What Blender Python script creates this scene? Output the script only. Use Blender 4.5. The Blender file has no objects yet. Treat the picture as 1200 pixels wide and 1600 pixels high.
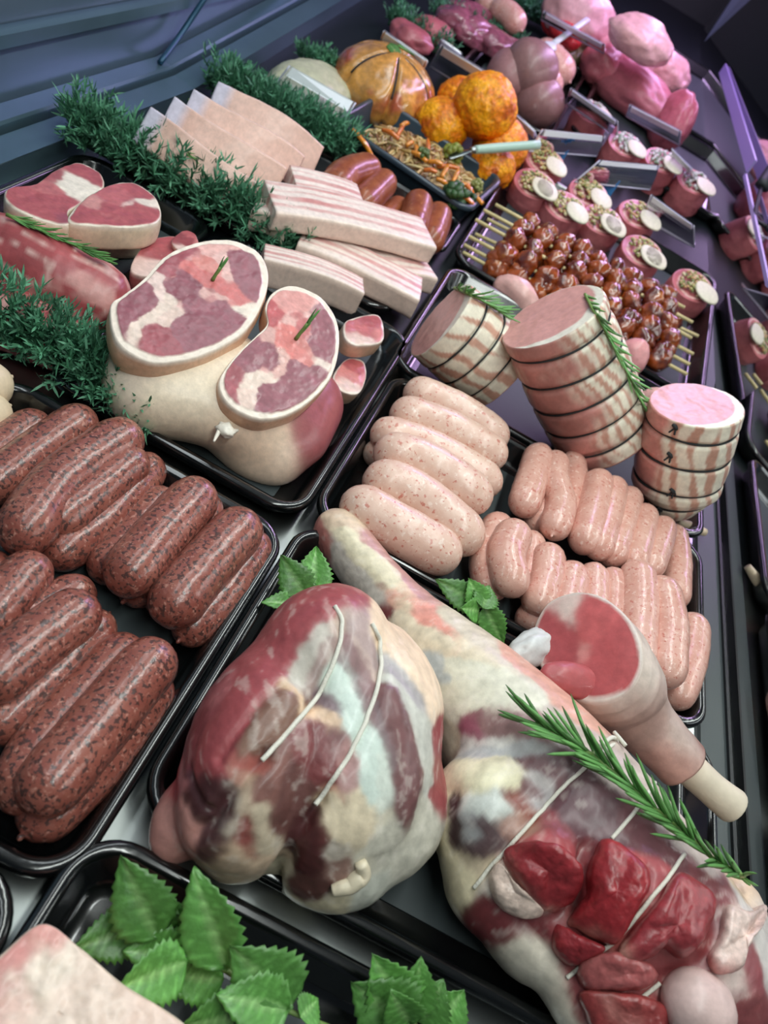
import bpy, bmesh, math, random
import numpy as np
from mathutils import Vector, Matrix

random.seed(7)
SC = bpy.context.scene
COL = SC.collection
pi = math.pi

# ------------------------------------------------------------------ camera, world, lights, exposure
cam_data = bpy.data.cameras.new('camera')
cam = bpy.data.objects.new('camera', cam_data)
COL.objects.link(cam)
SC.camera = cam
cam_data.sensor_fit = 'VERTICAL'
cam_data.sensor_height = 24.0
cam_data.lens = 18.0
cam_data.clip_start = 0.01
# camera axes: right, up, backwards as columns
cam.matrix_world = Matrix(((0.867593, -0.494528, -0.052200, 0.0),
                           (0.295309, 0.596835, -0.746043, 0.0),
                           (0.400094, 0.631847, 0.663848, 0.42),
                           (0, 0, 0, 1)))
cam_data.dof.use_dof = True
cam_data.dof.focus_distance = 0.52
cam_data.dof.aperture_fstop = 18.0 / 2.7

W = bpy.data.worlds.new('world')
SC.world = W
W.use_nodes = True
W.node_tree.nodes['Background'].inputs[0].default_value = (0.42, 0.52, 0.62, 1)
W.node_tree.nodes['Background'].inputs[1].default_value = 0.12

def area(name, loc, target, sx, sy, power, color):
    d = bpy.data.lights.new(name, 'AREA')
    d.shape = 'RECTANGLE'
    d.size = sx
    d.size_y = sy
    d.energy = power
    d.color = color
    o = bpy.data.objects.new(name, d)
    COL.objects.link(o)
    o.location = loc
    z = (Vector(loc) - Vector(target)).normalized()
    y = Vector((0, 1, 0))
    x = y.cross(z).normalized()
    y = z.cross(x)
    o.matrix_world = Matrix(((x.x, y.x, z.x, loc[0]), (x.y, y.y, z.y, loc[1]), (x.z, y.z, z.z, loc[2]), (0, 0, 0, 1)))
    return o

# white LED strip along the length of the counter, a second one over the back ledge, meat-pink tube at the far end
area('led_strip_front', (0.12, 0.55, 0.78), (0.0, 0.55, 0.0), 0.06, 1.5, 7.0, (0.93, 1.0, 0.96))
area('led_strip_back', (-0.30, 0.8, 0.85), (-0.1, 0.8, 0.0), 0.10, 1.6, 3.5, (0.90, 0.98, 1.0))
area('pink_tube', (0.12, 1.85, 0.60), (0.04, 1.75, 0.05), 0.10, 1.0, 5.5, (0.76, 0.50, 1.0))

SC.view_settings.view_transform = 'Standard'
SC.view_settings.look = 'None'
SC.view_settings.exposure = 0.0
SC.view_settings.gamma = 1.0
SC.view_settings.use_curve_mapping = False

# ------------------------------------------------------------------ numeric helpers
def lin(c):
    c = np.asarray(c, float) / 255.0
    return np.where(c <= 0.04045, c / 12.92, ((c + 0.055) / 1.055) ** 2.4)

def _hash(ix, iy, iz, seed):
    n = (ix * 374761393 + iy * 668265263 + iz * 1274126177 + seed * 974634777) & 0xFFFFFFFF
    n = ((n ^ (n >> 13)) * 1103515245) & 0xFFFFFFFF
    n = ((n ^ (n >> 16)) * 2246822519) & 0xFFFFFFFF
    return ((n ^ (n >> 15)) & 0xFFFFFF) / float(0xFFFFFF)

def vnoise(p, scale, seed=0):
    q = np.asarray(p, float) * scale + 1000.0
    i = np.floor(q).astype(np.int64)
    f = q - i
    f = f * f * (3 - 2 * f)
    r = 0
    for dx in (0, 1):
        for dy in (0, 1):
            for dz in (0, 1):
                w = ((f[:, 0] if dx else 1 - f[:, 0]) * (f[:, 1] if dy else 1 - f[:, 1]) * (f[:, 2] if dz else 1 - f[:, 2]))
                r = r + w * _hash(i[:, 0] + dx, i[:, 1] + dy, i[:, 2] + dz, seed)
    return r * 2 - 1

def fbm(p, scale, seed=0, octs=3):
    r = 0
    a = 1.0
    for k in range(octs):
        r = r + a * vnoise(p, scale * 2 ** k, seed + 17 * k)
        a *= 0.5
    return r / 1.75

def warp(p, scale, amp, seed=0):
    p = np.asarray(p, float)
    return p + amp * np.stack([fbm(p, scale, seed + 1), fbm(p, scale, seed + 2), fbm(p, scale, seed + 3)], 1)

def unit(v):
    v = np.asarray(v, float)
    return v / max(1e-9, np.linalg.norm(v))

def catmull(pts, n, closed=False):
    P = np.asarray(pts, float)
    if closed:
        P = np.vstack([P[-1], P, P[0], P[1]])
    elif len(P) == 2:
        return P[0] + (P[1] - P[0]) * np.linspace(0, 1, n)[:, None]
    else:
        P = np.vstack([2 * P[0] - P[1], P, 2 * P[-1] - P[-2]])
    m = len(P) - 3
    out = []
    for t in np.linspace(0, m, n, endpoint=not closed):
        i = min(int(t), m - 1)
        u = t - i
        a, b, c, d = P[i:i + 4]
        out.append(0.5 * (2 * b + (c - a) * u + (2 * a - 5 * b + 4 * c - d) * u * u + (3 * b - a - 3 * c + d) * u ** 3))
    return np.array(out)

def interp(vals, n):
    v = np.asarray(vals, float)
    return np.interp(np.linspace(0, len(v) - 1, n), np.arange(len(v)), v)

def frames(C):
    T = np.gradient(C, axis=0)
    T /= np.maximum(1e-9, np.linalg.norm(T, axis=1))[:, None]
    up = np.array([0, 0, 1.0]) if abs(T[0][2]) < 0.9 else np.array([1.0, 0, 0])
    N = []
    n = unit(up - T[0] * (up @ T[0]))
    for t in T:
        n = unit(n - t * (n @ t))
        N.append(n)
    N = np.array(N)
    return T, N, np.cross(T, N)

def loft(rings, caps=True, closed=True):
    m = len(rings)
    n = len(rings[0])
    V = np.vstack(rings)
    F = []
    for i in range(m - 1):
        a = i * n
        b = a + n
        for j in range(n if closed else n - 1):
            k = (j + 1) % n
            F.append((a + j, a + k, b + k, b + j))
    if caps:
        V = np.vstack([V, rings[0].mean(0), rings[-1].mean(0)])
        c0, c1 = m * n, m * n + 1
        for j in range(n):
            k = (j + 1) % n
            F.append((c0, k, j))
            F.append((c1, (m - 1) * n + j, (m - 1) * n + k))
    return V, F

def tube(pts, r, n=8, m=None, sq=(1, 1)):
    C = catmull(pts, m or max(2, 6 * (len(pts) - 1)))
    R = np.full(len(C), r) if np.isscalar(r) else interp(r, len(C))
    T, N, B = frames(C)
    a = np.linspace(0, 2 * pi, n, endpoint=False)
    return loft([C[i] + R[i] * (np.cos(a)[:, None] * N[i] * sq[0] + np.sin(a)[:, None] * B[i] * sq[1]) for i in range(len(C))])

def join(parts):
    V = []
    F = []
    o = 0
    for v, f in parts:
        V.append(np.asarray(v))
        F += [tuple(i + o for i in q) for q in f]
        o += len(v)
    return np.vstack(V), F

def box(c, s, rot=None, bev=0):
    x, y, z = np.array(s) / 2.0
    b = bev
    rings = []
    for zz, ins in ((-z, b), (-z + b, 0), (z - b, 0), (z, b)) if b else ((-z, 0), (z, 0)):
        rings.append(np.array([(-x + ins, -y + ins, zz), (x - ins, -y + ins, zz), (x - ins, y - ins, zz), (-x + ins, y - ins, zz)]))
    V, F = loft(rings)
    if rot is not None:
        V = V @ np.asarray(rot).T
    return V + np.asarray(c, float), F

_ico = {}
def ico(sub):
    if sub not in _ico:
        bm = bmesh.new()
        bmesh.ops.create_icosphere(bm, subdivisions=sub, radius=1.0)
        V = np.array([v.co[:] for v in bm.verts])
        F = [tuple(v.index for v in f.verts) for f in bm.faces]
        bm.free()
        _ico[sub] = (V, F)
    V, F = _ico[sub]
    return V.copy(), F

def ball(c, r, sub=2, amp=0.0, sc=1.0, seed=0, rot=None):
    V, F = ico(sub)
    if amp:
        V = V * (1 + amp * fbm(V, sc, seed))[:, None]
    V = V * np.asarray(r, float)
    if rot is not None:
        V = V @ np.asarray(rot).T
    return V + np.asarray(c, float), F

def rotz(a):
    return np.array([[math.cos(a), -math.sin(a), 0], [math.sin(a), math.cos(a), 0], [0, 0, 1.0]])

def basis(x, z):
    x = unit(x)
    y = unit(np.cross(z, x))
    return np.stack([x, y, np.cross(x, y)], 1)

def sdf(p, prims, k):
    """smooth union of ellipsoids: (centre, radii[, rotation])"""
    d = None
    for pr in prims:
        q = p - np.asarray(pr[0], float)
        if len(pr) > 2:
            q = q @ np.asarray(pr[2])
        r = np.asarray(pr[1], float)
        k0 = np.linalg.norm(q / r, axis=-1)
        k1 = np.linalg.norm(q / (r * r), axis=-1)
        e = k0 * (k0 - 1) / np.maximum(k1, 1e-6)
        if d is None:
            d = e
        else:
            h = np.clip(0.5 + 0.5 * (d - e) / k, 0, 1)
            d = d + (e - d) * h - k * h * (1 - h)
    return d

def march(O, Dv, prims, k, tmax, steps=40):
    t = np.full(len(O), 0.0)
    found = np.zeros(len(O), bool)
    for s in np.linspace(tmax, 0, steps):
        ins = (sdf(O + Dv * s, prims, k) < 0) & ~found
        t[ins] = s
        found |= ins
    lo = t.copy()
    hi = t + tmax / (steps - 1)
    for _ in range(10):
        mid = (lo + hi) / 2
        ins = sdf(O + Dv * mid[:, None], prims, k) < 0
        lo = np.where(ins, mid, lo)
        hi = np.where(ins, hi, mid)
    return lo

def blob(c, prims, k, sub=5, tmax=0.2):
    D_, F = ico(sub)
    c = np.asarray(c, float)
    t = march(np.repeat(c[None], len(D_), 0), D_, prims, k, tmax)
    return c + D_ * t[:, None], F

def limb(spine, prims, k, nu=120, nv=72, tmax=0.15, caps=10):
    """generalised cylinder around a spine, its surface found on the blended solids"""
    C = catmull(spine, nu)
    T, N, B = frames(C)
    a = np.linspace(0, 2 * pi, nv, endpoint=False)
    O = []
    Dv = []
    def ring(i, bend):
        d = np.cos(a)[:, None] * N[i] + np.sin(a)[:, None] * B[i]
        return d * math.cos(bend) + T[i] * math.sin(bend)
    for q in range(caps, 0, -1):
        O.append(np.repeat(C[:1], nv, 0)); Dv.append(ring(0, -pi / 2 * q / (caps + 0.5)))
    for i in range(nu):
        O.append(np.repeat(C[i:i + 1], nv, 0)); Dv.append(ring(i, 0))
    for q in range(1, caps + 1):
        O.append(np.repeat(C[-1:], nv, 0)); Dv.append(ring(-1, pi / 2 * q / (caps + 0.5)))
    O = np.vstack(O); Dv = np.vstack(Dv)
    t = march(O, Dv, prims, k, tmax)
    V = O + Dv * t[:, None]
    return loft(list(V.reshape(-1, nv, 3)))

def normals(V, F):
    n = np.zeros_like(V)
    tri = np.array([(f[0], f[i], f[i + 1]) for f in F for i in range(1, len(f) - 1)])
    fn = np.cross(V[tri[:, 1]] - V[tri[:, 0]], V[tri[:, 2]] - V[tri[:, 0]])
    for j in range(3):
        np.add.at(n, tri[:, j], fn)
    return n / np.maximum(1e-12, np.linalg.norm(n, axis=1))[:, None]

def seedcol(V, seeds, sharp=0.004, wscale=60, wamp=0.008, seed=0):
    """colour of the anatomy: each seed is (position, sRGB[, reach]); the borders wander with noise"""
    Q = warp(V, wscale, wamp, seed)
    d = np.stack([np.linalg.norm(Q - np.asarray(s[0], float), axis=1) - (s[2] if len(s) > 2 else 0) for s in seeds], 1)
    d -= d.min(1, keepdims=True)
    w = np.exp(-d / sharp)
    w /= w.sum(1, keepdims=True)
    return w @ np.array([lin(s[1]) for s in seeds])

def polydist(V, pts):
    P = np.asarray(pts, float)
    if len(P) > 1:
        P = catmull(P, 8 * (len(P) - 1) + 1)
    d = np.full(len(V), 9.0)
    for q in P:
        d = np.minimum(d, ((V - q) ** 2).sum(1))
    return np.sqrt(d)

def paint(V, strokes, sharp=0.0012, wscale=110, wamp=0.0035, seed=0):
    """anatomy as strokes along the surface: (points, sRGB, reach[, swelling])"""
    Q = warp(warp(V, wscale, wamp, seed), 400, 0.0008, seed + 7)
    d = np.stack([polydist(Q, s[0]) - s[2] for s in strokes], 1)
    d -= d.min(1, keepdims=True)
    w = np.exp(-d / sharp)
    w /= w.sum(1, keepdims=True)
    w2 = np.exp(-d / 0.004)
    w2 /= w2.sum(1, keepdims=True)
    h = w2 @ np.array([s[3] if len(s) > 3 else 0.0 for s in strokes])
    return w @ np.array([lin(s[1]) for s in strokes]), h

def crease(V, n, lines):
    for pts, depth, width in lines:
        V = V - n * (depth * np.exp(-(polydist(V, pts) / width) ** 2))[:, None]
    return V

def streaks(V, c, along, scale, amt, white, seed=0, thr=0.22):
    """fibres and silverskin running in one direction"""
    a = unit(along)
    Q = warp(V, 30, 0.004, seed)
    Q = Q - np.outer(Q @ a, a) * 0.86
    f = fbm(Q, scale, seed + 3, 4)
    c = c * (1 + amt * f)[:, None]
    k = np.clip((f - thr) / 0.22, 0, 1)[:, None] * white
    return np.clip(c * (1 - k) + lin((222, 212, 200)) * k, 0, 1)

def mottle(V, c, scale, amt, seed=0):
    return np.clip(c * (1 + amt * fbm(V, scale, seed))[:, None], 0, 1)

# ------------------------------------------------------------------ materials
MATS = {}
def newmat(name):
    m = bpy.data.materials.new(name)
    m.use_nodes = True
    nt = m.node_tree
    b = nt.nodes['Principled BSDF']
    MATS[name] = m
    return m, nt, b

def _n(nt, t, **kw):
    n = nt.nodes.new(t)
    for k, v in kw.items():
        if k in n.inputs:
            n.inputs[k].default_value = v
        else:
            setattr(n, k, v)
    return n

def bump(nt, b, scale, strength, dist=0.001, coords='Object', detail=3):
    tc = _n(nt, 'ShaderNodeTexCoord')
    no = _n(nt, 'ShaderNodeTexNoise', Scale=scale, Detail=detail)
    nt.links.new(tc.outputs[coords], no.inputs['Vector'])
    bp = _n(nt, 'ShaderNodeBump', Strength=strength, Distance=dist)
    nt.links.new(no.outputs['Fac'], bp.inputs['Height'])
    nt.links.new(bp.outputs['Normal'], b.inputs['Normal'])
    return no

def plain(name, rgb, rough=0.5, metal=0.0, coat=0.0, bs=0, bst=0.2, vary=0.0, vscale=40, spec=0.5):
    m, nt, b = newmat(name)
    c = list(lin(rgb)) + [1]
    b.inputs['Base Color'].default_value = c
    b.inputs['Roughness'].default_value = rough
    b.inputs['Metallic'].default_value = metal
    b.inputs['Coat Weight'].default_value = coat
    b.inputs['Coat Roughness'].default_value = 0.08
    b.inputs['Specular IOR Level'].default_value = spec
    if bs:
        bump(nt, b, bs, bst)
    if vary:
        tc = _n(nt, 'ShaderNodeTexCoord')
        no = _n(nt, 'ShaderNodeTexNoise', Scale=vscale, Detail=4)
        nt.links.new(tc.outputs['Object'], no.inputs['Vector'])
        mr = _n(nt, 'ShaderNodeMapRange')
        mr.inputs[1].default_value = 0.3; mr.inputs[2].default_value = 0.7
        mr.inputs[3].default_value = 1 - vary; mr.inputs[4].default_value = 1 + vary
        nt.links.new(no.outputs['Fac'], mr.inputs[0])
        mx = _n(nt, 'ShaderNodeVectorMath', operation='SCALE')
        mx.inputs[0].default_value = c[:3]
        nt.links.new(mr.outputs[0], mx.inputs['Scale'])
        nt.links.new(mx.outputs[0], b.inputs['Base Color'])
    return m

def fleshmat(name, rough=0.38, bs=350, bst=0.25, vary=0.18, vscale=180, coat=0.15, sss=0.0, spec=0.5, sat=0.88, val=1.0):
    """reads the anatomy colour stored on the mesh, adds grain and a wet surface"""
    m, nt, b = newmat(name)
    at = _n(nt, 'ShaderNodeAttribute', attribute_name='col')
    tc = _n(nt, 'ShaderNodeTexCoord')
    no = _n(nt, 'ShaderNodeTexNoise', Scale=vscale, Detail=4, Roughness=0.65)
    nt.links.new(tc.outputs['Object'], no.inputs['Vector'])
    mr = _n(nt, 'ShaderNodeMapRange')
    mr.inputs[1].default_value = 0.3; mr.inputs[2].default_value = 0.7
    mr.inputs[3].default_value = 1 - vary; mr.inputs[4].default_value = 1 + vary
    nt.links.new(no.outputs['Fac'], mr.inputs[0])
    mx = _n(nt, 'ShaderNodeVectorMath', operation='SCALE')
    nt.links.new(at.outputs['Color'], mx.inputs[0])
    nt.links.new(mr.outputs[0], mx.inputs['Scale'])
    hs = _n(nt, 'ShaderNodeHueSaturation', Saturation=sat, Value=val)
    nt.links.new(mx.outputs[0], hs.inputs['Color'])
    nt.links.new(hs.outputs[0], b.inputs['Base Color'])
    b.inputs['Roughness'].default_value = rough
    b.inputs['Coat Weight'].default_value = coat
    b.inputs['Coat Roughness'].default_value = 0.22
    b.inputs['Specular IOR Level'].default_value = spec
    if sss:
        b.inputs['Subsurface Weight'].default_value = sss
        b.inputs['Subsurface Radius'].default_value = (0.006, 0.002, 0.0015)
        b.inputs['Subsurface Scale'].default_value = 1.0
    bump(nt, b, bs, bst, 0.0006)
    return m

def speckmat(name, base, base2, dark, light, dthr, lthr, scale, rough=0.3, coat=0.4, wr=0.35):
    """sausage meat seen through its casing: coarse mince with dark and pale grains"""
    m, nt, b = newmat(name)
    tc = _n(nt, 'ShaderNodeTexCoord')
    oi = _n(nt, 'ShaderNodeObjectInfo')
    va = _n(nt, 'ShaderNodeVectorMath', operation='ADD')
    nt.links.new(tc.outputs['Object'], va.inputs[0])
    nt.links.new(oi.outputs['Random'], va.inputs[1])
    def noise(sc, det=3, rough_=0.6):
        n = _n(nt, 'ShaderNodeTexNoise', Scale=sc, Detail=det, Roughness=rough_)
        nt.links.new(va.outputs[0], n.inputs['Vector'])
        return n
    def ramp(src, lo, hi):
        mr = _n(nt, 'ShaderNodeMapRange')
        mr.inputs[1].default_value = lo; mr.inputs[2].default_value = hi
        nt.links.new(src, mr.inputs[0])
        return mr.outputs[0]
    def mix(f, a, bb):
        mm = _n(nt, 'ShaderNodeMix', data_type='RGBA')
        nt.links.new(f, mm.inputs[0])
        for s, i in ((a, 6), (bb, 7)):
            if isinstance(s, tuple):
                mm.inputs[i].default_value = list(lin(s)) + [1]
            else:
                nt.links.new(s, mm.inputs[i])
        return mm.outputs[2]
    c = mix(ramp(noise(60).outputs['Fac'], 0.35, 0.65), base, base2)
    c = mix(ramp(noise(scale * 0.9).outputs['Fac'], lthr, lthr + 0.10), c, light)
    c = mix(ramp(noise(scale, 2).outputs['Fac'], dthr, dthr + 0.07), c, dark)
    nt.links.new(c, b.inputs['Base Color'])
    b.inputs['Roughness'].default_value = rough
    b.inputs['Coat Weight'].default_value = coat
    b.inputs['Coat Roughness'].default_value = 0.12
    w = noise(scale * 0.55, 4)
    bp = _n(nt, 'ShaderNodeBump', Strength=wr, Distance=0.0012)
    nt.links.new(w.outputs['Fac'], bp.inputs['Height'])
    nt.links.new(bp.outputs['Normal'], b.inputs['Normal'])
    nt.links.new(bp.outputs['Normal'], b.inputs['Coat Normal'])
    return m

M_tray = plain('black_tray_plastic', (10, 12, 13), 0.22, coat=0.6)
M_liner = plain('dark_tray_liner', (58, 66, 68), 0.55, bs=120, bst=0.1)
M_deck = plain('brushed_deck_steel', (175, 180, 178), 0.32, metal=1.0, bs=90, bst=0.05)
M_ledge = plain('blue_grey_steel', (118, 148, 162), 0.34, metal=0.75, bs=60, bst=0.05, vary=0.1, vscale=9)
M_seal = plain('black_rubber_seal', (12, 16, 18), 0.5)
M_wall = plain('back_panel_steel', (98, 120, 136), 0.3, metal=0.35, bs=20, bst=0.06, vary=0.12, vscale=5)
M_dark = plain('dark_panel', (16, 24, 28), 0.5)
M_rim = plain('tray_rim_steel', (165, 172, 172), 0.28, metal=1.0)
M_white = plain('white_plastic', (215, 222, 224), 0.35)
M_label = plain('white_label_card', (226, 232, 235), 0.5)
M_twine = plain('white_twine', (226, 222, 208), 0.8, bs=900, bst=0.5)
M_black_string = plain('black_string', (38, 42, 44), 0.75)
M_stem = plain('green_stem', (120, 150, 80), 0.5)
M_stick = plain('bamboo_stick', (222, 205, 150), 0.6, vary=0.12, vscale=120)
M_blue = plain('blue_plastic', (60, 130, 190), 0.4)
M_flesh = fleshmat('raw_flesh', vary=0.12)
M_flesh_s = fleshmat('raw_joint_flesh', rough=0.42, bs=260, bst=0.35, vary=0.11, vscale=150, coat=0.14, sat=0.89)
M_glaze = fleshmat('glazed_flesh', rough=0.22, bs=200, bst=0.6, vary=0.3, vscale=120, coat=0.9, sat=1.0)
M_leaf = fleshmat('leaf_green', rough=0.42, bs=500, bst=0.4, vary=0.2, vscale=150, coat=0.1, sat=1.0)
M_garland = fleshmat('garland_plastic', rough=0.55, bs=300, bst=0.1, vary=0.15, vscale=60, coat=0.0, sat=1.0)
M_crumb = fleshmat('orange_crumb', rough=0.5, bs=420, bst=0.8, vary=0.28, vscale=260, coat=0.1, sat=1.15, val=1.1)
M_bone = plain('bone', (226, 212, 190), 0.45, vary=0.1, vscale=60, bs=300, bst=0.2)
M_redsaus = speckmat('dark_beef_sausage', (154, 92, 78), (138, 75, 64), (82, 54, 49), (188, 132, 116), 0.53, 0.57, 360)
M_pale = speckmat('pork_sausage', (226, 192, 174), (218, 178, 160), (200, 128, 112), (236, 212, 198), 0.60, 0.57, 260, rough=0.4, coat=0.2, wr=0.25)
M_pink = speckmat('thin_pork_sausage', (222, 174, 158), (212, 156, 140), (198, 122, 108), (236, 204, 190), 0.60, 0.58, 300, rough=0.30, coat=0.4, wr=0.4)
M_smoke = speckmat('smoked_sausage', (160, 88, 54), (136, 66, 40), (98, 46, 28), (186, 118, 80), 0.64, 0.62, 180, rough=0.35, coat=0.25, wr=0.1)

def clearmat(name, rgb, haze=0.08, tint=(0.9, 0.92, 0.95), rough=0.05, ior=1.5):
    """thin clear sheet: lets light straight through, mirrors more at grazing angles, a little surface haze"""
    m, nt, b = newmat(name)
    out = nt.nodes['Material Output']
    tr = _n(nt, 'ShaderNodeBsdfTransparent')
    tr.inputs[0].default_value = (*tint, 1)
    b.inputs['Base Color'].default_value = list(lin(rgb)) + [1]
    b.inputs['Roughness'].default_value = 0.4
    gl = _n(nt, 'ShaderNodeBsdfGlossy')
    gl.inputs['Roughness'].default_value = rough
    fr = _n(nt, 'ShaderNodeFresnel', IOR=ior)
    m1 = _n(nt, 'ShaderNodeMixShader')
    m1.inputs[0].default_value = haze
    nt.links.new(tr.outputs[0], m1.inputs[1]); nt.links.new(b.outputs[0], m1.inputs[2])
    m2 = _n(nt, 'ShaderNodeMixShader')
    nt.links.new(fr.outputs[0], m2.inputs[0])
    nt.links.new(m1.outputs[0], m2.inputs[1]); nt.links.new(gl.outputs[0], m2.inputs[2])
    nt.links.new(m2.outputs[0], out.inputs['Surface'])
    return m
M_clear = clearmat('clear_acrylic', (214, 214, 226), 0.14)
M_glass = clearmat('front_glass', (112, 114, 128), 0.30, (0.80, 0.84, 0.86), 0.04, 1.9)

# ------------------------------------------------------------------ object helpers
def meshdata(name, V, F, mat, cols=None, smooth=True, sharp=None):
    me = bpy.data.meshes.new(name)
    me.from_pydata([tuple(v) for v in V], [], F)
    if smooth:
        me.polygons.foreach_set('use_smooth', [True] * len(me.polygons))
    if cols is not None:
        cols = np.asarray(cols, float)
        if cols.ndim == 1:
            cols = np.repeat(cols[None], len(V), 0)
        at = me.color_attributes.new('col', 'FLOAT_COLOR', 'POINT')
        at.data.foreach_set('color', np.hstack([cols, np.ones((len(V), 1))]).astype(np.float32).ravel())
    if mat:
        me.materials.append(mat)
    if sharp:
        me.set_sharp_from_angle(angle=math.radians(sharp))
    me.update()
    return me

def tag(o, label=None, cat=None, group=None, kind=None):
    if label: o['label'] = label
    if cat: o['category'] = cat
    if group: o['group'] = group
    if kind: o['kind'] = kind
    return o

def thing(name, loc, label, cat, group=None):
    o = bpy.data.objects.new(name, None)
    o.empty_display_size = 0.02
    COL.objects.link(o)
    o.location = loc
    return tag(o, label, cat, group)

def wloc(o):
    l = np.array(o.location[:], float)
    if o.parent:
        l = l + wloc(o.parent)
    return l

def obj(name, VF, mat, parent=None, cols=None, smooth=True, label=None, cat=None, group=None, kind=None, sharp=None):
    """one mesh object from world coordinates; its origin is its own base, or it hangs under a parent"""
    V, F = VF
    V = np.asarray(V, float)
    base = np.array([*(V.min(0) + V.max(0))[:2] / 2, V[:, 2].min()])
    o = bpy.data.objects.new(name, meshdata(name, V - base, F, mat, cols, smooth, sharp))
    COL.objects.link(o)
    if parent:
        o.parent = parent
        o.location = base - wloc(parent)
    else:
        o.location = base
    return tag(o, label, cat, group, kind)

def structure(name, VF, mat, parent=None, smooth=False):
    o = obj(name, VF, mat, parent, smooth=smooth)
    if not parent:
        o['kind'] = 'structure'
    return o

def extrude_y(profile, y0, y1):
    """closed x,z profile run along the counter"""
    return loft([np.array([(x, y, z) for x, z in profile]) for y in (y0, y1)])

SLOPE, BREAK = 0.12, 0.95
def zdeck(y):
    return max(0.0, SLOPE * (y - BREAK))

# ------------------------------------------------------------------ the counter itself
def strip_deck(x0, x1, ys, th=0.02):
    return loft([np.array([(x0, y, zdeck(y)), (x1, y, zdeck(y)), (x1, y, zdeck(y) - th), (x0, y, zdeck(y) - th)]) for y in ys])
structure('floor', strip_deck(-0.47, 0.372, [-0.35, 0.70]), M_deck)
structure('floor_far', strip_deck(-0.47, 0.372, [0.70, BREAK, 2.75]), M_dark)
def tilt_run(profile, y1=2.6):
    return loft([np.array([(x, y, z + zdeck(y)) for x, z in profile]) for y in (-0.3, BREAK, y1)])
structure('trim_1', tilt_run([(-0.414, 0.024), (-0.412, 0.027), (-0.440, 0.029), (-0.440, 0.0), (-0.414, 0.0)]), M_ledge)
structure('trim_2', tilt_run([(-0.440, 0.019), (-0.4455, 0.019), (-0.4455, 0.0), (-0.440, 0.0)]), M_seal)
structure('trim_3', tilt_run([(-0.4455, 0.034), (-0.447, 0.037), (-0.468, 0.037), (-0.468, 0.0), (-0.4455, 0.0)]), M_ledge)
structure('trim_4', tilt_run([(-0.468, 0.026), (-0.473, 0.026), (-0.473, 0.0), (-0.468, 0.0)]), M_seal)
structure('wall_back', loft([np.array([(-0.473, y, 0.0), (-0.50, y, 0.62), (-0.53, y, 0.62), (-0.53, y, 0.0)]) for y in (-0.3, 2.7)]), M_wall)
structure('trim_5', loft([np.array([(-0.474, y, 0.085), (-0.466, y, 0.088), (-0.466, y, 0.100), (-0.476, y, 0.103)]) for y in (-0.3, 2.7)]), M_ledge)
structure('trim_6', loft([np.array([(-0.476, y, 0.140), (-0.464, y, 0.143), (-0.464, y, 0.165), (-0.478, y, 0.168)]) for y in (-0.3, 2.7)]), M_dark)
structure('wall_far', box((0.0, 2.72, 0.35), (1.6, 0.04, 1.0)), M_dark)
def glass_x(y):
    return 0.366 - 0.115 * max(0.0, y - BREAK)
structure('window_1', loft([np.array([(glass_x(y), y, -0.02), (glass_x(y) + 0.005, y, -0.02), (glass_x(y) + 0.105, y, 0.60), (glass_x(y) + 0.100, y, 0.60)]) for y in (-0.3, BREAK, 2.6)]), M_glass)
structure('trim_7', box((0.3632, 0.70, 0.0035), (0.003, 2.0, 0.007)), M_seal)
structure('trim_10', tilt_run([(0.3375, 0.0), (0.3375, 0.004), (0.362, 0.004), (0.362, 0.0)]), plain('dark_edge_strip', (60, 68, 68), 0.45))
structure('wall_front', box((0.80, 1.2, 0.2), (0.03, 3.4, 1.3)), plain('shop_dark', (64, 72, 84), 0.6, vary=0.5, vscale=4))
structure('floor_shop', box((0.60, 1.2, -0.45), (0.42, 3.4, 0.02)), plain('shop_floor', (70, 76, 84), 0.5, vary=0.3, vscale=6))

# ------------------------------------------------------------------ trays
def rrect(x0, y0, x1, y1, ins, r, n=8):
    x0 += ins; y0 += ins; x1 -= ins; y1 -= ins
    r = max(0.002, r - ins)
    P = []
    for cx, cy, a0 in ((x1 - r, y1 - r, 0), (x0 + r, y1 - r, pi / 2), (x0 + r, y0 + r, pi), (x1 - r, y0 + r, 1.5 * pi)):
        for k in range(n + 1):
            a = a0 + pi / 2 * k / n
            P.append((cx + r * math.cos(a), cy + r * math.sin(a)))
    return np.array(P)

def tray(label, x0, y0, x1, y1, h=0.024, r=0.028, name='display_tray', mat=None, liner=True, group='black display trays', rot=0.0, z0=0.0, cat='tray'):
    prof = [(0.0045, h - 0.006), (0.0, h - 0.006), (0.0, h - 0.002), (0.002, h), (0.006, h), (0.0085, h - 0.0025), (0.013, 0.006), (0.017, 0.003), (0.022, 0.0025)]
    under = [(0.022, 0.0), (0.0145, 0.001), (0.010, 0.006)]
    cx, cy = (x0 + x1) / 2, (y0 + y1) / 2
    rings = []
    for ins, z in under + prof:
        p = rrect(x0, y0, x1, y1, ins, r)
        q = np.array([(x - cx, y - cy, z) for x, y in p])
        rings.append(q)
    V, F = loft(rings)
    th = math.atan(SLOPE) if cy > BREAK else 0.0
    c, s = math.cos(th), math.sin(th)
    Rm = np.array([[1, 0, 0], [0, c, -s], [0, s, c]]) @ rotz(rot)
    off = np.array([cx, cy, zdeck(cy) + z0 + 0.0005])
    o = obj(name, (V @ Rm.T + off, F), mat or M_tray, label=label, cat=cat, group=group, sharp=50)
    if liner:
        p = rrect(x0, y0, x1, y1, 0.028, r)
        rings = [np.array([(x - cx, y - cy, z) for x, y in p]) for z in (0.0027, 0.0033)]
        V, F = loft(rings)
        obj('liner', (V @ Rm.T + off, F), M_liner, o, smooth=False)
    return o

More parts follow.
